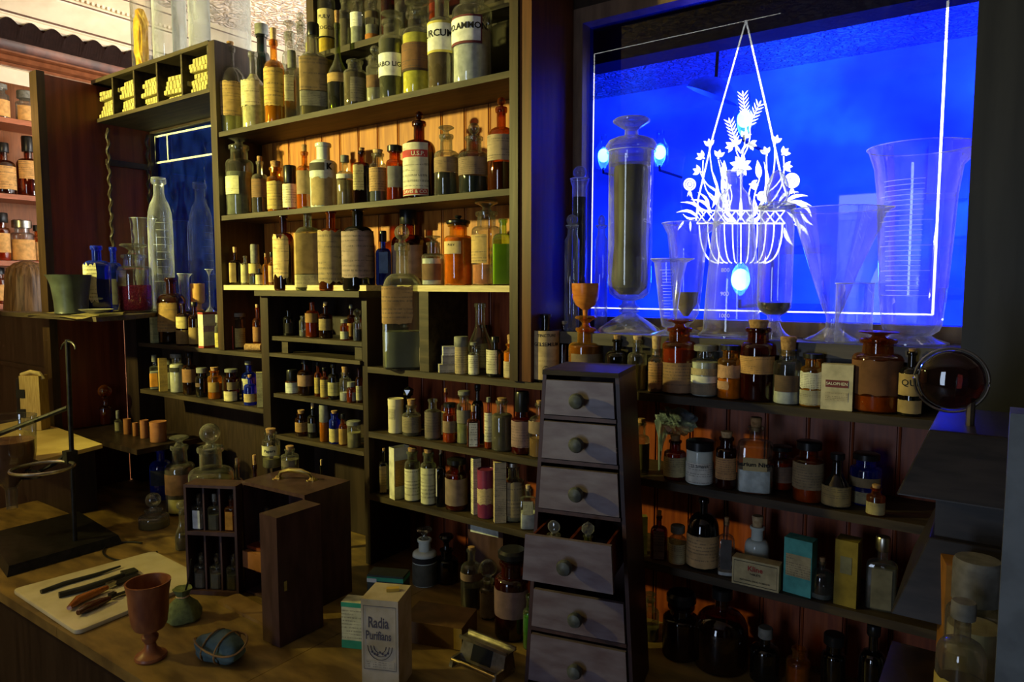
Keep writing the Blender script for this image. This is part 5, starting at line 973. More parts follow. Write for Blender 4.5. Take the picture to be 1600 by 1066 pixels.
t, W, H = cylg(1178, 1238, 325, 1.61, Z0, 'footed_percolator', 'slender footed percolator with pinecone shaped stopper and dark dregs', [(1, 0), (1, .008), (.6, .05), (.4, .09), (.3, .13), (.4, .14), (.3, .16), (.35, .18), (.6, .2), (.82, .24), (.86, .3), (.86, .86), (.8, .88), (.82, .98), (.9, 1)], group=g, seg=36)
new('pinecone_stopper', lathe([(W*.9, H*.99), (W*.92, H*1.02), (W*.5, H*1.04), (W*.48, H*1.06), (W*.56, H*1.1), (W*.5, H*1.18), (W*.3, H*1.25), (W*.05, H*1.28)], 28, wob=lambda a, z: 1+.05*math.cos(a*14+z*500)), GL['S'], t)
new('dregs', lathe([(W*.35, H*.19), (W*.6, H*.21), (W*.8, H*.25), (W*.82, H*.28)], 24, ct=True), surf('dark_dregs', (.06, .05, .06), rough=.3), t)
cylg(1232, 1367, 328, 1.635, Z0, 'conical_graduate', 'wide funnel shaped graduate on a broad foot right of the pinecone percolator', [(.62, 0), (.62, .01), (.35, .05), (.15, .1), (.13, .16), (.15, .2), (.22, .24), (.5, .52), (.92, .97), (.97, 1)], group=g, seg=44, spout=.22)
cylg(1305, 1360, 443, 1.6, Z0, 'glass_cylinder', 'plain small glass cylinder between the funnel and large flared graduates', [(.93, 0), (.98, .02), (.98, .97), (1.02, 1)], group=g)
cylg(1352, 1492, 232, 1.64, Z0, 'graduated_glass', 'largest flared graduate with pouring lip at the right end of the sill', [(.75, 0), (.75, .01), (.5, .03), (.4, .045), (.55, .07), (.6, .1), (.68, .3), (.74, .55), (.78, .75), (.86, .9), (.98, .985), (1.02, 1)], group=g, seg=48, spout=.3, marks=(.25, .82, 24, (-20, 60)))
t = thing('egg_cup', 'small turned orange wood goblet at the left end of the sill', 'cup', (colX(913, 1.58, 1.55), 1.585, Z0+.0004))
s_ = 22*depth((t.location.x, 1.585, 1.6))/FP; zt = P(913, 443, Y=1.585).z-Z0
new('bowl', lathe([(s_*.6, 0), (s_*.6, .003), (s_*.2, .01), (s_*.16, zt*.3), (s_*.2, zt*.45), (s_*.7, zt*.55), (s_*.93, zt*.7), (s_*.98, zt*.88), (s_, zt), (s_*.88, zt), (s_*.75, zt*.7)], 28), surf('orange_turned_wood', (.55, .2, .04), (.4, .12, .02), rough=.3, scale=(1, 1, 4)), t)
# ================================================================= drawer chest
D0 = Vector((-.712, 1.262, .7705)); RZ = R(13)
dc = thing('drawer_chest', 'tapering stack of small worn drawers standing before the shelves', 'chest of drawers', D0, RZ)
HT = .69
def hw(z): return .122-.0405*z/HT
def slab(z0, z1, y0, y1, ins=0.0, k=1.0): return hexa([(-hw(z0)*k+ins, y0, z0), (hw(z0)*k-ins, y0, z0), (hw(z0)*k-ins, y1, z0), (-hw(z0)*k+ins, y1, z0), (-hw(z1)*k+ins, y0, z1), (hw(z1)*k-ins, y0, z1), (hw(z1)*k-ins, y1, z1), (-hw(z1)*k+ins, y1, z1)])
zz_ = lambda y: P(845, y, Y=1.245).z-.7705
tiers = [(592, 645), (656, 713), (727, 791), (838, 910), (919, 977), (990, 1062)]
for sgn in (-1, 1):
    a, b = (hw(0), hw(HT)); bm = hexa([(sgn*a, .0, 0), (sgn*(a-.008), .0, 0), (sgn*(a-.008), .16, 0), (sgn*a, .16, 0), (sgn*b, .0, HT), (sgn*(b-.008), .0, HT), (sgn*(b-.008), .16, HT), (sgn*b, .16, HT)])
    new('side_panel', bm, chestw, dc, smooth=False, bevel=.0015)
new('back_panel', slab(0, HT, .152, .16, .009), chestw, dc, smooth=False)
new('top_board', slab(HT, HT+.01, -.004, .165), shelfw, dc, smooth=False, bevel=.002)
rails = []
ys = [580]+[0]*0
for i, (ya, yb) in enumerate(tiers):
    zt_, zb = zz_(ya), zz_(yb)
    if zb < .01: zb = .012
    y0 = -.008; pull = .075 if i == 3 else 0.0
    if i == 3: zt_, zb = P(845, 838, Y=1.17).z-.7705, P(845, 910, Y=1.17).z-.7705
    dr = new('drawer', slab(zb, zt_, y0-pull, y0-pull+.01, .011), drawerw, dc, smooth=False, bevel=.0022)
    zm = (zb+zt_)/2-.002
    kb = lathe([(.007, 0), (.007, .006), (.0145, .011), (.0165, .019), (.0135, .026), (.005, .029)], 20, ct=True)
    bmesh.ops.rotate(kb, verts=kb.verts, matrix=Matrix.Rotation(R(90), 3, 'X')); bmesh.ops.translate(kb, verts=kb.verts, vec=(0, y0-pull, zm))
    kn = new('knob', kb, surf('grey_knob', (.1, .11, .1), (.05, .055, .05), rough=.4, s=60), dr)
    if i != 3:
        pass
    else:
        bm = bmesh.new(); w = hw(zt_)-.02
        box(bm, -w, -w+.005, -.072, .12, zb+.01, zt_-.004); box(bm, w-.005, w, -.072, .12, zb+.01, zt_-.004); box(bm, -w, w, -.072, .12, zb+.006, zb+.011); box(bm, -.003, .003, -.072, .12, zb+.01, zt_-.006)
        new('drawer_tray', bm, redwood, dr, smooth=False)
        ztray = zb+.0115
    if i in (0, 1, 2, 4):
        zn = zb-.008; bm = slab(zn-.002, zn+.006, -.006, .15, .009); new('rail', bm, chestw, dc, smooth=False, bevel=.001)
def dloc(x, y, z): 
    v = Matrix.Rotation(RZ, 3, 'Z') @ Vector((x, y, z)); return D0+v
for (x, nm, lb, rr, hh, kind, gm) in ((-.043, 'scent_bottle', 'squat bottle with round glass disc stopper in the open drawer, left', .031, .075, 'disc', 'X'), (.03, 'scent_bottle', 'small bottle with faceted crystal stopper in the open drawer, right', .022, .082, 'facet', 'E')):
    p = dloc(x, -.037, ztray); t = thing(nm, lb, 'bottle', p, RZ, 'bottles standing in the open drawer')
    new('glass_body', lathe([(rr*.9, 0), (rr, .004), (rr, hh*.62), (rr*.85, hh*.7), (rr*.36, hh*.75), (rr*.34, hh*.96), (rr*.48, hh*.98), (rr*.48, hh), (rr*.3, hh)], 24), GL[gm], t)
    stopper(kind, rr*.34, hh, hh+.03, t, GL['S'], rr)
# ================================================================= travelling medicine case
mc = thing('medicine_case', 'open brown travelling medicine case with brass top handle', 'case', (-1.745, 1.16, .7705), R(3)); W_, D_, H_ = .257, .165, .325
bm = bmesh.new(); box(bm, 0, W_, 0, D_, H_-.01, H_); box(bm, 0, .008, 0, D_, 0, H_-.01); box(bm, W_-.008, W_, 0, D_, 0, H_-.01); box(bm, .008, W_-.008, D_-.008, D_, 0, H_-.01); box(bm, .008, W_-.008, 0, D_-.008, 0, .008)
new('case_body', bm, chestw, mc, smooth=False, bevel=.002)
zl = lambda y: P(410, y, Y=1.16).z-.7705
new('inner_shelf', BX(.009, W_-.009, .004, D_-.01, zl(862)-.008, zl(862)), redwood, mc, smooth=False)
new('drawer', BX(.01, W_-.01, -.012, .1, zl(893), zl(863)-.009), surf('red_brown_drawer', (.3, .12, .05), (.2, .08, .03), rough=.4), mc, smooth=False, bevel=.002)
new('lower_shelf', BX(.009, W_-.009, .03, D_-.01, zl(893)-.03, zl(893)-.024), redwood, mc, smooth=False)
hb = [(.07, .07, H_+.004), (.075, .075, H_+.018), (.1, .085, H_+.026), (.135, .095, H_+.026), (.16, .105, H_+.018), (.165, .11, H_+.004)]
hd = new('carrying_handle', tube(hb, .0048, 8, taper=[1, 1.1, 1.5, 1.5, 1.1, 1]), brass, mc)
for p in (hb[0], hb[-1]): new('handle_mount', lathe([(.015, 0), (.015, .0015), (.009, .004), (.006, .009)], 16, ct=True, cx=p[0], cy=p[1], cz=H_, wob=lambda a, z: 1+.12*math.cos(a*9)), brass, mc)
# right door tray, swung open
rt = new('door', BX(-1.466, -1.40, 1.02, 1.153, .772, 1.093), chestw, smooth=False, bevel=.003); rt.parent = mc; rt.matrix_parent_inverse = (Matrix.Translation((-1.745, 1.16, .7705)) @ Matrix.Rotation(R(3), 4, 'Z')).inverted()
for z in (.92,):
    l = new('latch', BX(-1.3995, -1.397, 1.035, 1.043, z-.012, z+.012), brass, rt, smooth=False)
# left door tray with two tiers of bottles
a_ = R(28); TO = Vector((-1.868, 1.058, .7705)); TW, TD, TH = .155, .062, .318
tr = new('tray_door', (lambda bm: (box(bm, 0, TW, TD-.006, TD, 0, TH), box(bm, 0, .007, 0, TD-.006, 0, TH), box(bm, TW-.007, TW, 0, TD-.006, 0, TH), box(bm, .007, TW-.007, 0, TD-.006, 0, .012), box(bm, .007, TW-.007, 0, TD-.006, TH*.545, TH*.58), box(bm, .007, TW-.007, 0, TD-.006, TH-.008, TH), box(bm, .05, .055, .01, TD-.006, TH*.58, TH-.008), box(bm, .098, .103, .01, TD-.006, TH*.58, TH-.008), box(bm, .05, .055, .01, TD-.006, .012, TH*.54), box(bm, .098, .103, .01, TD-.006, .012, TH*.54), bm)[-1])(bmesh.new()), chestw, smooth=False, bevel=.001)
tr.parent = mc; tr.matrix_parent_inverse = mc.matrix_basis.inverted() if False else (Matrix.Translation((-1.745, 1.16, .7705)) @ Matrix.Rotation(R(3), 4, 'Z')).inverted()
tr.location = TO; tr.rotation_euler = (0, 0, a_)
g = 'square vials in the case'
for i, (x, zt2, c, lc, lb) in enumerate(((.029, 1, (.6, .62, .62), (.6, .62, .62), 'white labelled square vial in the upper left cell of the case tray'), (.077, 1, (.08, .08, .07), None, 'dull grey vial in the upper middle cell of the case tray'), (.127, 1, (.3, .12, .02), (.34, .16, .03), 'amber vial with orange label in the upper right cell of the case tray'),
                                  (.029, 0, (.1, .1, .09), None, 'dim vial in the lower left cell of the case tray'), (.077, 0, (.1, .1, .09), None, 'dim vial in the lower middle cell of the case tray'), (.127, 0, (.06, .06, .06), None, 'dim vial in the lower right cell of the case tray'))):
    p = TO+Matrix.Rotation(a_, 3, 'Z') @ Vector((x, .026, TH*.58+.0005 if zt2 else .0125)); t = thing('square_vial', lb, 'vial', p, a_, g)
    h = .088; r = .0165
    new('glass_body', lathe(bprof(r, h, 'sq'), 16), GL['A' if i == 2 else 'C'], t); new('contents', lathe([(r*.85, .002, 6), (r*.88, h*.5, 6)], 16, ct=True), powder(c), t)
    if lc: new('paper_label', lab_patch(r, h*.05, h*.64, 0, 66, 6, 1, torn=.1), paper(lc, lines=False), t)
    stopper('facet' if i != 1 else 'gcap', r*.36, h, h+.014, t, GL['C'], r)
for i, x in enumerate((.04, .085, .13, .175)):
    p = Vector((-1.745, 1.16, .7705))+Matrix.Rotation(R(3), 3, 'Z') @ Vector((x, .05, zl(862)+.0005)); t = thing('square_vial', f'tall square vial, {["first", "second", "third", "fourth"][i]} from the left inside the case body', 'vial', p, R(3), 'vials inside the case body')
    h = .088; r = .019
    new('glass_body', lathe(bprof(r, h, 'sq'), 16), GL['C'], t); new('contents', lathe([(r*.85, .002, 6), (r*.88, h*.6, 6)], 16, ct=True), powder((.16, .14, .07)), t); stopper('facet', r*.36, h, h+.016, t, GL['C'], r)
pl = [P(u, v, Z=.77) for u, v in ((340, 944), (372, 932), (440, 968), (412, 980))]
bm = hexa([(p.x, p.y, .7705) for p in (pl[0], pl[3], pl[2], pl[1])]+[(p.x, p.y, .780) for p in (pl[0], pl[3], pl[2], pl[1])])
tag(new('loose_board', bm, surf('tan_board', (.22, .13, .05), (.15, .08, .03), rough=.5), smooth=False, bevel=.001), 'thin flat board lying before the open medicine case', 'board')
# ================================================================= things on the counter
cs = [(-2.285, .775), (-1.868, .765), (-1.9, 1.14), (-2.24, 1.16)]
bm = hexa([(x, y, .7705) for x, y in cs]+[(x, y, .7825) for x, y in cs]); bmesh.ops.bevel(bm, geom=[e for e in bm.edges if abs(e.verts[0].co.z-e.verts[1].co.z) > .005], offset=.02, segments=5, affect='EDGES', profile=.5)
tag(new('ceramic_slab', bm, ceramic, smooth=True, bevel=.003), 'cream rounded pill tile lying at the counter front edge', 'tile')
TZ = .7825
def onz(u, v, z): return P(u, v, Z=z)
def handled(name, label, pts, r, mat, fl=1.0, taper=None, extra=None, group='tools on the cream tile'):
    t = thing(name, label, 'tool', onz(pts[0][0], pts[0][1], TZ+.0005), 0, group); o = t.location
    q = [onz(u, v, TZ+r)-o for u, v in pts]; bm = tube(q, r, 12, taper=taper)
    for v in bm.verts: v.co.z = (v.co.z-r)*fl+r*fl
    new('handle', bm, mat, t)
    for (nm, pp, w, th, m) in (extra or []):
        a, b = [onz(u, v, TZ+.006)-o for u, v in pp]; d = (b-a).normalized(); s = Vector((-d.y, d.x, 0))*w
        bm = hexa([(a-s), (a+s), (b+s*.8), (b-s*.8)]+[x+Vector((0, 0, th)) for x in ((a-s), (a+s), (b+s*.8), (b-s*.8))]); new(nm, bm, m, t, smooth=False)
dk = surf('dark_green_black', (.035, .035, .022), (.02, .02, .012), rough=.4)
handled('spatula', 'thin black handled spatula, rearmost on the cream tile', [(64, 925), (100, 912), (150, 898), (188, 885)], .006, dk, taper=[1, 1.1, .9, .5])
handled('spatula', 'thick dark green handled spatula with squared end on the cream tile', [(92, 930), (130, 920), (170, 907), (196, 897)], .0085, dk, taper=[1, 1, .95, .8], extra=[('blade', ((192, 898), (213, 892)), .02, .006, dk)])
bk = surf('orange_brown_handle', (.4, .13, .02), (.26, .07, .012), rough=.15, coat=.5)
handled('palette_knife', 'orange brown handled knife with metal collar on the cream tile', [(108, 950), (122, 938), (145, 928), (168, 918)], .011, bk, taper=[.6, 1.15, 1.0, .6], extra=[('collar', ((168, 918), (180, 913)), .008, .012, silver), ('blade', ((180, 913), (218, 899)), .013, .003, iron)])
handled('palette_knife', 'dark red handled knife nearest the front of the cream tile', [(122, 958), (136, 950), (155, 942), (172, 935)], .011, surf('dark_red_handle', (.09, .025, .012), rough=.12, coat=.5), taper=[.6, 1.2, 1.0, .6], extra=[('collar', ((172, 935), (180, 931)), .008, .012, iron), ('blade', ((180, 931), (262, 903)), .008, .002, iron)])
gp = onz(236, 1028, .77); t = thing('wooden_goblet', 'turned reddish wooden goblet standing at the counter front', 'goblet', (gp.x, gp.y, .7705))
s_ = 31.5*depth((gp.x, gp.y, .95))/FP; Hg = P(238, 912, Y=gp.y).z-.77
new('goblet', lathe([(s_*.72, 0), (s_*.76, .004), (s_*.72, .009), (s_*.5, .015), (s_*.3, Hg*.14), (s_*.25, Hg*.2), (s_*.38, Hg*.25), (s_*.4, Hg*.29), (s_*.26, Hg*.33), (s_*.3, Hg*.36), (s_*.7, Hg*.4), (s_*.82, Hg*.46), (s_*.9, Hg*.62), (s_*.95, Hg*.85), (s_*1.04, Hg*.985), (s_*1.05, Hg), (s_*.97, Hg), (s_*.88, Hg*.85), (s_*.8, Hg*.55), (s_*.3, Hg*.45)], 36, ct=True), surf('reddish_turned_wood', (.3, .11, .04), (.17, .05, .02), rough=.38, scale=(1, 1, .4), s=30), t)
pp = onz(287, 968, .77); t = thing('cloth_pouch', 'small green cloth pouch tied at its neck with a thin stick', 'pouch', (pp.x, pp.y, .7705))
new('pouch', lathe([(.036, 0), (.045, .006), (.044, .02), (.034, .042), (.02, .056), (.014, .064), (.018, .074), (.024, .084), (.012, .08)], 28, wob=lambda a, z: 1+.06*math.sin(a*5+z*60)+.03*math.cos(a*11), ct=True), surf('green_cloth', (.14, .17, .06), (.09, .11, .04), rough=.95, s=90, bump=.3), t)
new('tie', tube(ring_pts((0, 0, .064), .0155, 18), .002, 6, closed=True), cork2, t); new('stick', tube([(.004, 0, .06), (.02, .01, .12), (.026, .012, .165)], .0025, 6), iron, t)
sp_ = onz(346, 1030, .77); t = thing('wrapped_stone', 'blue-grey lump bound with strips, at the counter front', 'stone', (sp_.x, sp_.y, .7705), R(15))
bm = ball(1, sub=4)
for v in bm.verts:
    c = v.co; k = 1+.08*math.sin(c.x*5+c.y*3)+.05*math.cos(c.z*8+c.x*3); v.co = Vector((max(-.058, min(.058, c.x*.066*k)), c.y*.04*k, .029+max(-.029, c.z*.034*k)))
new('lump', bm, surf('blue_grey_stone', (.1, .17, .18), (.05, .09, .1), rough=.7, s=30, bump=.5), t, ang=25)
for s in (-.02, .018):
    new('binding', tube([(s+.006*math.sin(a), .043*math.cos(a), .031+.035*math.sin(a)) for a in [2*math.pi*i/22 for i in range(22)]], .0022, 5, closed=True), surf('raffia', (.3, .18, .07), rough=.8), t)
new('binding', tube([(.066*math.cos(a), .046*math.sin(a), .04+.01*math.sin(a*2)) for a in [2*math.pi*i/28 for i in range(28)]], .0026, 5, closed=True), surf('raffia', (.3, .18, .07), rough=.8), t)
tag(new('dark_hoop', tube([(onz(203+42*math.cos(a), 862+15*math.sin(a), .774)) for a in [2*math.pi*i/40 for i in range(34)]], .003, 6), iron), 'thin dark open hoop lying on the counter behind the tile', 'hoop')
# printed carton at the front, green boxes, brown box
pa, pb = Vector((-1.109, 1.014, .7705)), None
t = thing('carton', 'tall worn cream carton with ornate lettering standing at the bottom centre', 'box', (-1.068, 1.03, .7705), R(24)); Wc, Dc, Hc = .084, .085, .205
card = surf('stained_carton', (.55, .48, .36), (.36, .29, .17), rough=.75, s=14)
bm = BX(-Wc/2, Wc/2, 0, Dc, 0, Hc); new('board', bm, card, t, smooth=False, bevel=.001)
for s_, zz, sz in (('Radia', .75, .027), ('Purifians', .61, .0215)):
    bmt = text_bm(s_, sz, .02)
    for v in bmt.verts: v.co = Vector((v.co.x*.8-.003, -.0008, Hc*zz+v.co.y*1.25))
    new('lettering', bmt, surf('faded_ink', (.1, .09, .11), rough=.8), t, smooth=False)
bm = bmesh.new()
for k in range(3):
    for a0 in range(10):
        a = math.pi*a0/9+math.pi; b = math.pi*(a0+1)/9+math.pi; r = .028-.007*k
        if a0 < 9: 
            pts = [(r*math.cos(x), -.0008, Hc*.5+r*1.1*math.sin(x)) for x in (a, b)]; tube(pts, .0008, 4, bm)
for a0 in range(7): ball(.003, ((a0-3)*.006, -.0006, Hc*.42+.003*math.cos(a0*2)), sub=1, bm=bm, sy=.2)
for a in ((-.037, .037, .93, .934), (-.037, .037, .24, .244), (-.037, -.0366, .24, .934), (.0366, .037, .24, .934)): box(bm, a[0], a[1], -.0009, -.0003, Hc*a[2], Hc*a[3])
new('printed_ornament', bm, surf('faded_ink', (.1, .09, .11), rough=.8), t, smooth=False)
new('fine_print', BX(-.033, .033, -.0007, -.0002, Hc*.26, Hc*.34), paper((.52, .46, .34), f=200), t, smooth=False)
new('torn_flap', (lambda b: (bmesh.ops.rotate(b, verts=b.verts, matrix=Matrix.Rotation(R(20), 3, 'Z')), bmesh.ops.translate(b, verts=b.verts, vec=(.012, .05, Hc+.0002)), b)[-1])(BX(-.014, .014, -.006, .006, 0, .007)), surf('yellow_card', (.6, .4, .06), rough=.8), t, smooth=False)
p = P(565, 992, Z=.77); t = thing('green_box', 'cream box with green bands peeking from behind the tall carton', 'box', (-1.235, 1.13, .7705), R(24))
new('board', BX(-.05, .03, 0, .04, 0, .115), paper((.6, .58, .36), f=120), t, smooth=False, bevel=.001)
for a, b in ((0, .02), (.103, .114)): new('green_band', BX(-.0505, .0305, -.0005, .0405, a, b), surf('green_print', (.03, .3, .17), rough=.6), t, smooth=False)
t = thing('green_box', 'dark box with green stripe and white corner behind the tall carton', 'box', (-1.24, 1.22, .7705), R(24)); new('board', BX(-.05, .045, 0, .05, 0, .15), surf('dark_green_card', (.03, .04, .03), rough=.6), t, smooth=False, bevel=.001)
new('green_stripe', BX(-.0505, .0455, -.0006, .0506, .135, .145), surf('green_print', (.03, .3, .17), rough=.6), t, smooth=False); new('white_corner', BX(-.0507, -.025, -.0009, .001, .131, .141), paper((.6, .6, .55), lines=False), t, smooth=False)
t = thing('brown_box', 'low brown wooden box with yellow edge behind the tall carton', 'box', (-1.07, 1.25, .7705), R(18)); new('box', BX(-.12, .04, 0, .11, 0, .055), surf('brown_box_wood', (.14, .07, .025), (.08, .04, .015), rough=.5), t, smooth=False, bevel=.002)
new('edge_strip', BX(.02, .041, -.001, .0, .002, .054), surf('yellow_edge', (.35, .22, .04), rough=.5), t, smooth=False)
# metal weight holder
t = thing('metal_holder', 'silver metal holder with black panel and front rail, left of the drawers', 'holder', (-.945, 1.235, .7705), R(-2))
bm = hexa([(-.066, -.012, .006), (.066, -.012, .006), (.066, .034, .006), (-.066, .034, .006), (-.062, .004, .052), (.062, .004, .052), (.062, .03, .052), (-.062, .03, .052)]); new('body', bm, silver, t, smooth=False, bevel=.0015)
new('black_panel', hexa([(-.03, -.0115, .013), (.028, -.0115, .013), (.028, -.005, .013), (-.03, -.005, .013), (-.03, .0005, .047), (.028, .0005, .047), (.028, .006, .047), (-.03, .006, .047)]), blackcap, t, smooth=False)
bm = BX(-.07, .07, -.004, .0, .052, .058); box(bm, -.07, .07, .028, .033, .052, .058); box(bm, -.07, .07, -.004, .033, .05, .0525); new('top_trough', bm, silver, t, smooth=False, bevel=.001)
new('rail', tube([(-.064, -.036, .014), (.064, -.036, .014)], .004, 10), brass, t)
for x in (-.063, .063): new('bracket', hexa([(x-.005, -.044, 0), (x+.005, -.044, 0), (x+.005, .03, 0), (x-.005, .03, 0), (x-.003, -.036, .02), (x+.003, -.036, .02), (x+.003, -.006, .02), (x-.003, -.006, .02)]), silver, t, smooth=False, bevel=.0015)
# ================================================================= retort stand at the left
t = thing('retort_stand', 'black iron retort stand with rings at the far left', 'stand', (-2.62, 1.0, .7705), 0)
new('base', hexa([(-.2, -.12, 0), (.2, -.19, 0), (.2, .15, 0), (-.2, .19, 0), (-.19, -.11, .03), (.19, -.18, .03), (.19, .14, .03), (-.19, .18, .03)]), iron, t, smooth=False, bevel=.004)
o = Vector((-2.62, 1.0, .7705)); rx, ry = .124, .033
new('rod', tube([(rx, ry, .03), (rx+.02, ry, .7)], .0075, 10), iron, t)
zr = P(120, 716, Y=1.033).z-.7705
rg = new('ring', tube([(rx+.085*math.cos(a)+.03, ry-.095+.085*math.sin(a), zr-.015) for a in [2*math.pi*i/40 for i in range(40)]], .0055, 8, closed=True), silver, t); new('clamp', BX(rx-.012, rx+.02, ry-.02, ry+.014, zr-.02, zr+.02), iron, rg, smooth=False, bevel=.003)
f0 = P(24, 670, Y=.93)-o; f0.z = P(24, 668, Y=.93).z-.7705
tgt = lambda u, v, Y: P(u, v, Y=Y)-o
new('arm', tube([(rx, ry, tgt(117, 640, 1.03).z), tgt(60, 655, .99), tgt(0, 678, .9), tgt(-40, 690, .86)], .008, 8), iron, t)
new('arm', tube([(rx, ry, tgt(112, 706, 1.03).z), tgt(85, 725, 1.0), tgt(62, 737, .97)], .006, 8), iron, t)
new('small_ring', tube([tgt(44+21*math.cos(a), 742+6.5*math.sin(a), .95) for a in [2*math.pi*i/28 for i in range(28)]], .004, 8, closed=True), iron, t)
new('hook', tube([tgt(107+11*math.cos(a), 546-12*math.sin(a), 1.033) for a in [math.pi*i/12 for i in range(13)]], .0035, 6), iron, t)
X = colX(14, .92, 1.1); zt, zb_, zs = P(14, 652, Y=.92).z, P(30, 765, Y=.92).z, P(30, 800, Y=.92).z
t = thing('glass_percolator', 'large glass funnel of brown liquid hanging in the stand at picture edge', 'funnel', (X, .92, zs))
s_ = 38*depth((X, .92, 1.1))/FP; h1 = zb_-zs; h2 = zt-zs
new('glass_body', lathe([(s_*.16, 0), (s_*.2, .002), (s_*.22, h1*.9), (s_*.3, h1), (s_*.85, h1+(h2-h1)*.28), (s_*.96, h1+(h2-h1)*.5), (s_, h2*.97), (s_*1.04, h2), (s_*.96, h2)], 36, cb=False), GL['C'], t)
new('liquid', lathe([(s_*.2, h1), (s_*.8, h1+(h2-h1)*.28), (s_*.91, h1+(h2-h1)*.5), (s_*.93, h1+(h2-h1)*.66)], 32, ct=True), surf('brown_liquid', (.2, .09, .04), rough=.15), t)
# papers, binder and block at far left
q = [(-3.5, 1.3), (-3.4, 1.0), (-2.63, .99), (-2.71, 1.231)]
tag(new('side_block', BX(-3.5, -2.87, 1.19, 1.275, .7705, 1.045), dwood, smooth=False), 'dark block carrying the yellowed drawing board at far left', 'block')
bm = hexa([(x, y, 1.0455) for x, y in q]+[(x, y, 1.06) for x, y in q]); tag(new('drawing_board', bm, surf('yellowed_paper_board', (.6, .47, .17), (.45, .33, .1), rough=.7, s=8), smooth=False, bevel=.001), 'yellowed board with loose papers behind the retort stand rod', 'board')
pz = P(92, 650, Z=1.062); t = thing('paper_bundle', 'tall bundle of yellowed papers held in a dark binder, far left', 'bundle', (-3.22, 1.2, 1.0612), R(30))
new('papers', BX(-.035, .05, -.02, .03, 0, .22), surf('old_paper', (.5, .36, .12), (.36, .24, .07), rough=.8, scale=(12, 12, 1)), t, smooth=False, bevel=.004)
new('binder', BX(-.048, -.036, -.022, .032, 0, .21), dwood, t, smooth=False); 
for z in (.05, .13): new('strap', BX(-.049, -.012, -.0225, -.0205, z, z+.035), darkin, t, smooth=False)
new('curled_sheet', tube([(-.04, 0, .222), (0, 0, .235), (.04, 0, .228), (.055, 0, .205)], .008, 8), paper((.55, .42, .16), lines=False), t)
# ================================================================= far left wall: jars and visitor
def farjar(u0, u1, yt, z, gk, lb, lab=None, fill=None, cap=None, sh='wide'):
    k = ((u0+u1)/2-800)/FP; X = -5.05; dz = z-EZ
    Y = (X*(rv.x-k*FV.x)-k*dz*FV.z+0)/(k*FV.y-rv.y) if True else 0
    ROW['_'] = (z, Y); B('_', u0, u1, yt, sh, gk, lb, fill, lab, cap, Yc=Y, z=z, group='jars on the far orange shelves')
ol = (.75, .42, .14)
farjar(-12, 14, 135, 2.64, 'X', 'pale lidded jar at the picture edge on the highest far shelf', (ol, .1, .6, 20, 120, 0, False), None, ('gcap', 130))
farjar(28, 56, 150, 2.64, 'X', 'amber labelled jar with grey cap on the highest far shelf', (ol, .1, .62, 10, 120, 0, False), None, ('gcap', 142))
farjar(-6, 24, 232, 2.19, 'D', 'dark bottle with cream label, left on the middle far shelf', (ol, .12, .62, 20, 120, 0), None, ('cap', 222), 'narrow')
farjar(31, 64, 228, 2.19, 'D', 'dark bottle with yellow label, right on the middle far shelf', (ol, .35, .7, 10, 120, 0), None, ('cap', 212), 'narrow')
farjar(-8, 16, 342, 1.79, 'A', 'orange jar with tan label, left on the lower far shelf', (ol, .2, .66, 10, 120, 0, False), ((.6, .12, .02), .3), ('cap', 332))
farjar(21, 53, 352, 1.79, 'C', 'squat jar with tan label and shiny shoulder on the lower far shelf', (ol, .04, .6, 10, 140, 0, False), None, ('scap', 344))
farjar(54, 70, 358, 1.79, 'A', 'amber jar beside the dark post on the lower far shelf', (ol, .04, .6, 10, 140, 0, False), None, ('cap', 352))
farjar(-10, 10, 425, 1.53, 'A', 'amber jar at the picture edge left of the visitor', (ol, .1, .6, 10, 140, 0, False), None, ('cap', 418))
pc = P(43, 445, X=-4.5); hz = P(43, 407, X=-4.5).z-.115
t = thing('person', 'person with long brown hair seen from behind at the far left shelves', 'person', (pc.x, pc.y, .0), 0)
bm = lathe([(.1, .02), (.13, .1), (.14, .8), (.17, .95), (.15, 1.1), (.19, hz-.3), (.2, hz-.24), (.14, hz-.19), (.06, hz-.15), (.055, hz-.1), (.075, hz-.07), (.088, hz), (.085, hz+.05), (.06, hz+.09), (.02, hz+.105)], 24, ct=True, ey=.7); new('body', bm, surf('dark_coat', (.04, .03, .03), rough=.8), t)
bm = lathe([(.12, hz-.28), (.118, hz-.18), (.108, hz-.06), (.102, hz+.02), (.09, hz+.07), (.056, hz+.1), (.02, hz+.112)], 48, ct=True, cb=False, wob=lambda a, z: 1+.035*math.cos(a*17+z*20)+.02*math.cos(a*31)); new('hair', bm, surf('brown_hair', (.16, .09, .035), (.05, .025, .01), rough=.45, scale=(30, 30, 1), s=3, bump=.4), t)
# ================================================================= right foreground apparatus
t = thing('copying_press', 'dark stepped wooden apparatus with flared tiers at the right edge', 'apparatus', (.0, 1.0, .7705), R(0))
def flare(bm, x0, x1, y0, y1, z0, z1, g_): 
    b = hexa([(x0-g_, y0-g_, z0), (x1+g_, y0-g_, z0), (x1+g_, y1+g_, z0), (x0-g_, y1+g_, z0), (x0, y0, z1), (x1, y0, z1), (x1, y1, z1), (x0, y1, z1)]); me = bpy.data.meshes.new('t'); b.to_mesh(me); b.free(); bm.from_mesh(me); bpy.data.meshes.remove(me)
app = surf('dark_apparatus_wood', (.03, .024, .02), (.015, .012, .01), rough=.4, scale=(1, 1, 5))
bm = bmesh.new(); flare(bm, -.07, .3, .0, .2, .62, .7, .03); new('upper_flare', bm, app, t, smooth=False, bevel=.002)
new('neck', BX(-.06, .3, .01, .19, .565, .62), app, t, smooth=False)
bm = bmesh.new(); flare(bm, -.065, .3, .0, .2, .47, .565, .035); new('lower_flare', bm, app, t, smooth=False, bevel=.002)
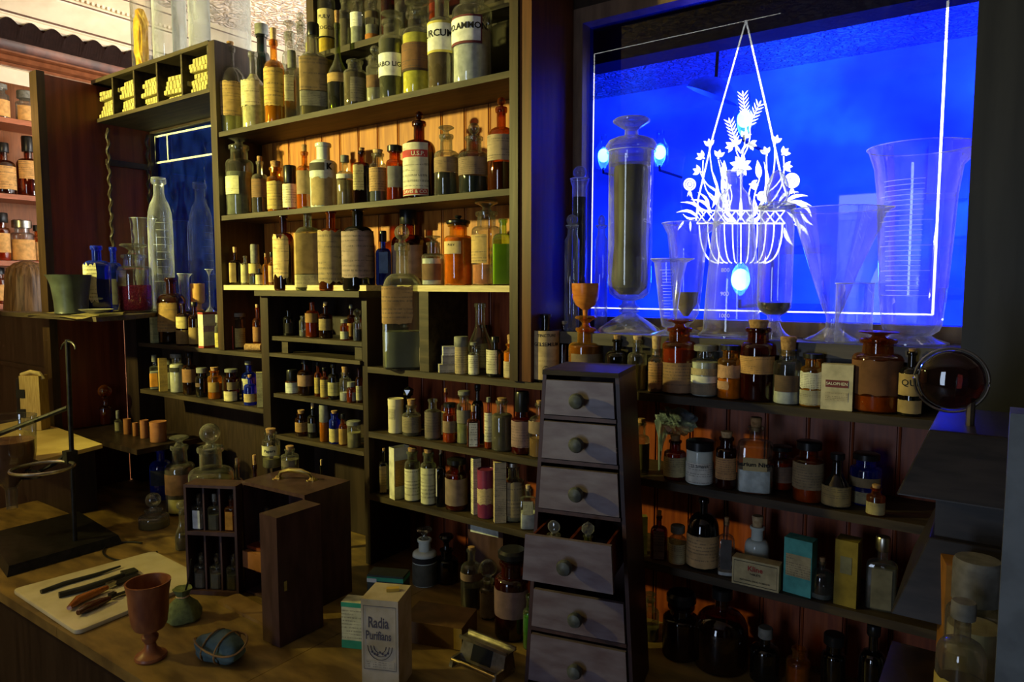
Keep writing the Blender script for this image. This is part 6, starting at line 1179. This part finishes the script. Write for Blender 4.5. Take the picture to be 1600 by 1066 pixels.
new('column', BX(.02, .3, .05, .2, 0, .47), app, t, smooth=False)
new('lens_post', tube([(-.03, .06, .7), (-.03, .06, .735)], .005, 8), silver, t)
lc = P(1486, 594, Y=1.06); t = thing('glass_globe', 'dark round glass lens in a thin metal ring at the right', 'lens', (lc.x, 1.06, lc.z), math.atan2(-lc.x, 1.06))
s_ = 50*depth(lc)/FP
bm = ball(s_*.93, sy=.45); new('lens', bm, glass('dark_lens', (.35, .12, .1), dust=.01, edge=.25, rough=.01), t)
new('rim', tube([(s_*math.cos(a), 0, s_*math.sin(a)) for a in [2*math.pi*i/48 for i in range(48)]], .0016, 8, closed=True), silver, t)
t = thing('upright_board', 'bluish grey upright board at the right picture edge', 'board', (0, 0, 0)); x0 = P(1567, 700, Y=.75)
new('board', BX(x0.x+.004, x0.x+.12, .765, .805, .7705, P(1580, 650, Y=.75).z), surf('blue_grey_board', (.14, .17, .2), (.09, .11, .13), rough=.45, s=30), t, smooth=False, bevel=.003)
zr0 = 1.19; tag(new('riser_box', BX(-.1, .03, .8, 1.0, .7705, zr0), dwood, smooth=False, bevel=.003), 'dark riser box at the bottom right corner carrying bottles', 'box')
ROW['RB'] = (zr0, .8)
B('RB', 1462, 1530, 955, 'narrow', 'X', 'blurred large bottle with mustard label at the bottom right corner', ((.12, .09, .02), .4, 1), ((.42, .33, .07), -.05, .45, -25, 130, .2, False), ('gcap', 938), Yc=.84, seg=32)
B('RB', 1478, 1556, 915, 'wide', 'X', 'blurred jar of pale cream filling behind the mustard labelled bottle', ((.66, .6, .42), .62), None, ('gcap', 872), Yc=.93, seg=32)
carton('RB', 1464, 1500, 875, 'blurred orange-brown carton behind the bottom right bottles', (.4, .18, .03), .04, Yc=.975, rz=10, lines=False)
# ================================================================= the room behind the glass
lampg = glass('lamp_chimney', (.95, .95, .95), dust=.02)
for i, (u, v, Y, r, s, lb) in enumerate(((1157, 437, 3.0, .038, 1500, 'brightest glowing lamp behind the etched basket'), (943, 243, 4.0, .035, 700, 'glowing lamp behind the left glass border'), (1031, 238, 4.0, .035, 700, 'glowing lamp right of the tallest percolator behind the glass'), (1163, 186, 3.6, .035, 700, 'glowing lamp behind the etched wheat ears'))):
    p = P(u, v, Y=Y); t = thing('glowing_lamp', lb, 'lamp', p, 0, 'lamps in the room behind the glass')
    new('bulb', ball(r, sz=1.2), emis(('bulb', s), (.85, .93, 1), s), t)
    new('chimney', lathe([(r*1.3, -r*2.2), (r*1.6, -r), (r*1.5, r), (r*.8, r*2.2), (r*.7, r*3.6)], 20, cb=False), lampg, t)
    new('bracket', tube([(0, 0, -r*2.2), (0, .0, -r*3), (0, 6.14-Y if False else .35, -r*3)], .008, 6), iron, t)
p = P(1112, 150, Y=3.4); t = thing('hanging_shade', 'tilted pale lamp shade hanging behind the upper blue glass', 'lamp', p)
new('shade', (lambda b: (bmesh.ops.rotate(b, verts=b.verts, matrix=Matrix.Rotation(R(25), 3, 'Y')), b)[-1])(lathe([(.13, 0), (.12, .03), (.07, .07), (.02, .085)], 28, cb=False)), surf('white_shade', (.8, .8, .8), rough=.4), t); new('stem', tube([(.02, 0, .085), (.05, 0, CZ-p.z-.01)], .008, 6), iron, t)
for i, (u0, v0, u1, v1) in enumerate(((1220, 398, 1285, 475), (1463, 240, 1500, 300), (1470, 385, 1502, 450))):
    a, b = P(u0, v0, Y=6.12), P(u1, v1, Y=6.12); w = thing(f'window_{i+3}', 'lit window of the far room', None); w['kind'] = 'structure'
    new('pane', BX(a.x, b.x, 6.13, 6.145, b.z, a.z), emis('daylight_pane', (.8, .9, 1), 7), w, smooth=False)
    bm = bmesh.new(); box(bm, a.x-.05, b.x+.05, 6.1, 6.15, a.z, a.z+.05); box(bm, a.x-.05, b.x+.05, 6.1, 6.15, b.z-.05, b.z); box(bm, a.x-.05, a.x, 6.1, 6.15, b.z, a.z); box(bm, b.x, b.x+.05, 6.1, 6.15, b.z, a.z)
    new('window_frame', bm, cream, w, smooth=False)
# ================================================================= light
bm = BX(-1.36, -1.29, -3.55, -3.5, 0, 2.62); box(bm, -.61, -.54, -3.55, -3.5, 0, 2.62); box(bm, -1.29, -.61, -3.55, -3.5, 2.52, 2.62)
struct('door_1', bm, framew, smooth=False)
def light(kind, name, loc, e, c, size=.1, sy=None, to=None, spot=None):
    l = bpy.data.lights.new(name, kind); l.energy = e; l.color = c; o = bpy.data.objects.new(name, l); COL.objects.link(o); o.location = loc
    if kind == 'AREA':
        l.size = size
        if sy: l.shape = 'RECTANGLE'; l.size_y = sy
    else: l.shadow_soft_size = size
    if to is not None: o.rotation_euler = (Vector(to)-Vector(loc)).to_track_quat('-Z', 'Y').to_euler()
    if spot: l.spot_size = R(spot); l.spot_blend = .9
    return o
light('SPOT', 'warm_lamp', (-3.2, -.35, 2.3), 510, (1, .93, .27), .05, to=(-2.25, 1.6, 2.28), spot=88)
light('POINT', 'warm_lamp_spill', (-3.2, -.35, 2.3), 62, (1, .8, .2), .05)
light('AREA', 'day_window', (-.95, -3.5, 1.4), 34, (.62, .76, 1), .66, 2.1, to=(-1.0, 1.5, 1.5))
light('POINT', 'left_shelf_lamp', (-4.2, 1.2, 2.5), 6, (1, .5, .18), .1)
light('AREA', 'cornice_fill', (-3.9, 2.6, 2.55), 18, (1, .78, .5), .5, .5, to=(-4.3, 2.8, 3.4))  # unseen area light added behind the partition to brighten cornice and ceiling
light('AREA', 'back_room_ceiling_fill', (.3, 4.0, 1.0), 420, (1, 1, 1), 1.2, .8, to=(.0, 5.3, 3.4))  # fill light added below the window view to lift the dark ceiling
light('AREA', 'back_room_light', (.5, 4.1, 3.3), 420, (1, 1, 1), 1.6, .6, to=(-.1, 6.1, 2.2))
wd = bpy.data.worlds.new('world'); sc.world = wd; wd.use_nodes = True; wd.node_tree.nodes['Background'].inputs[0].default_value = (.5, .6, 1, 1); wd.node_tree.nodes['Background'].inputs[1].default_value = .02
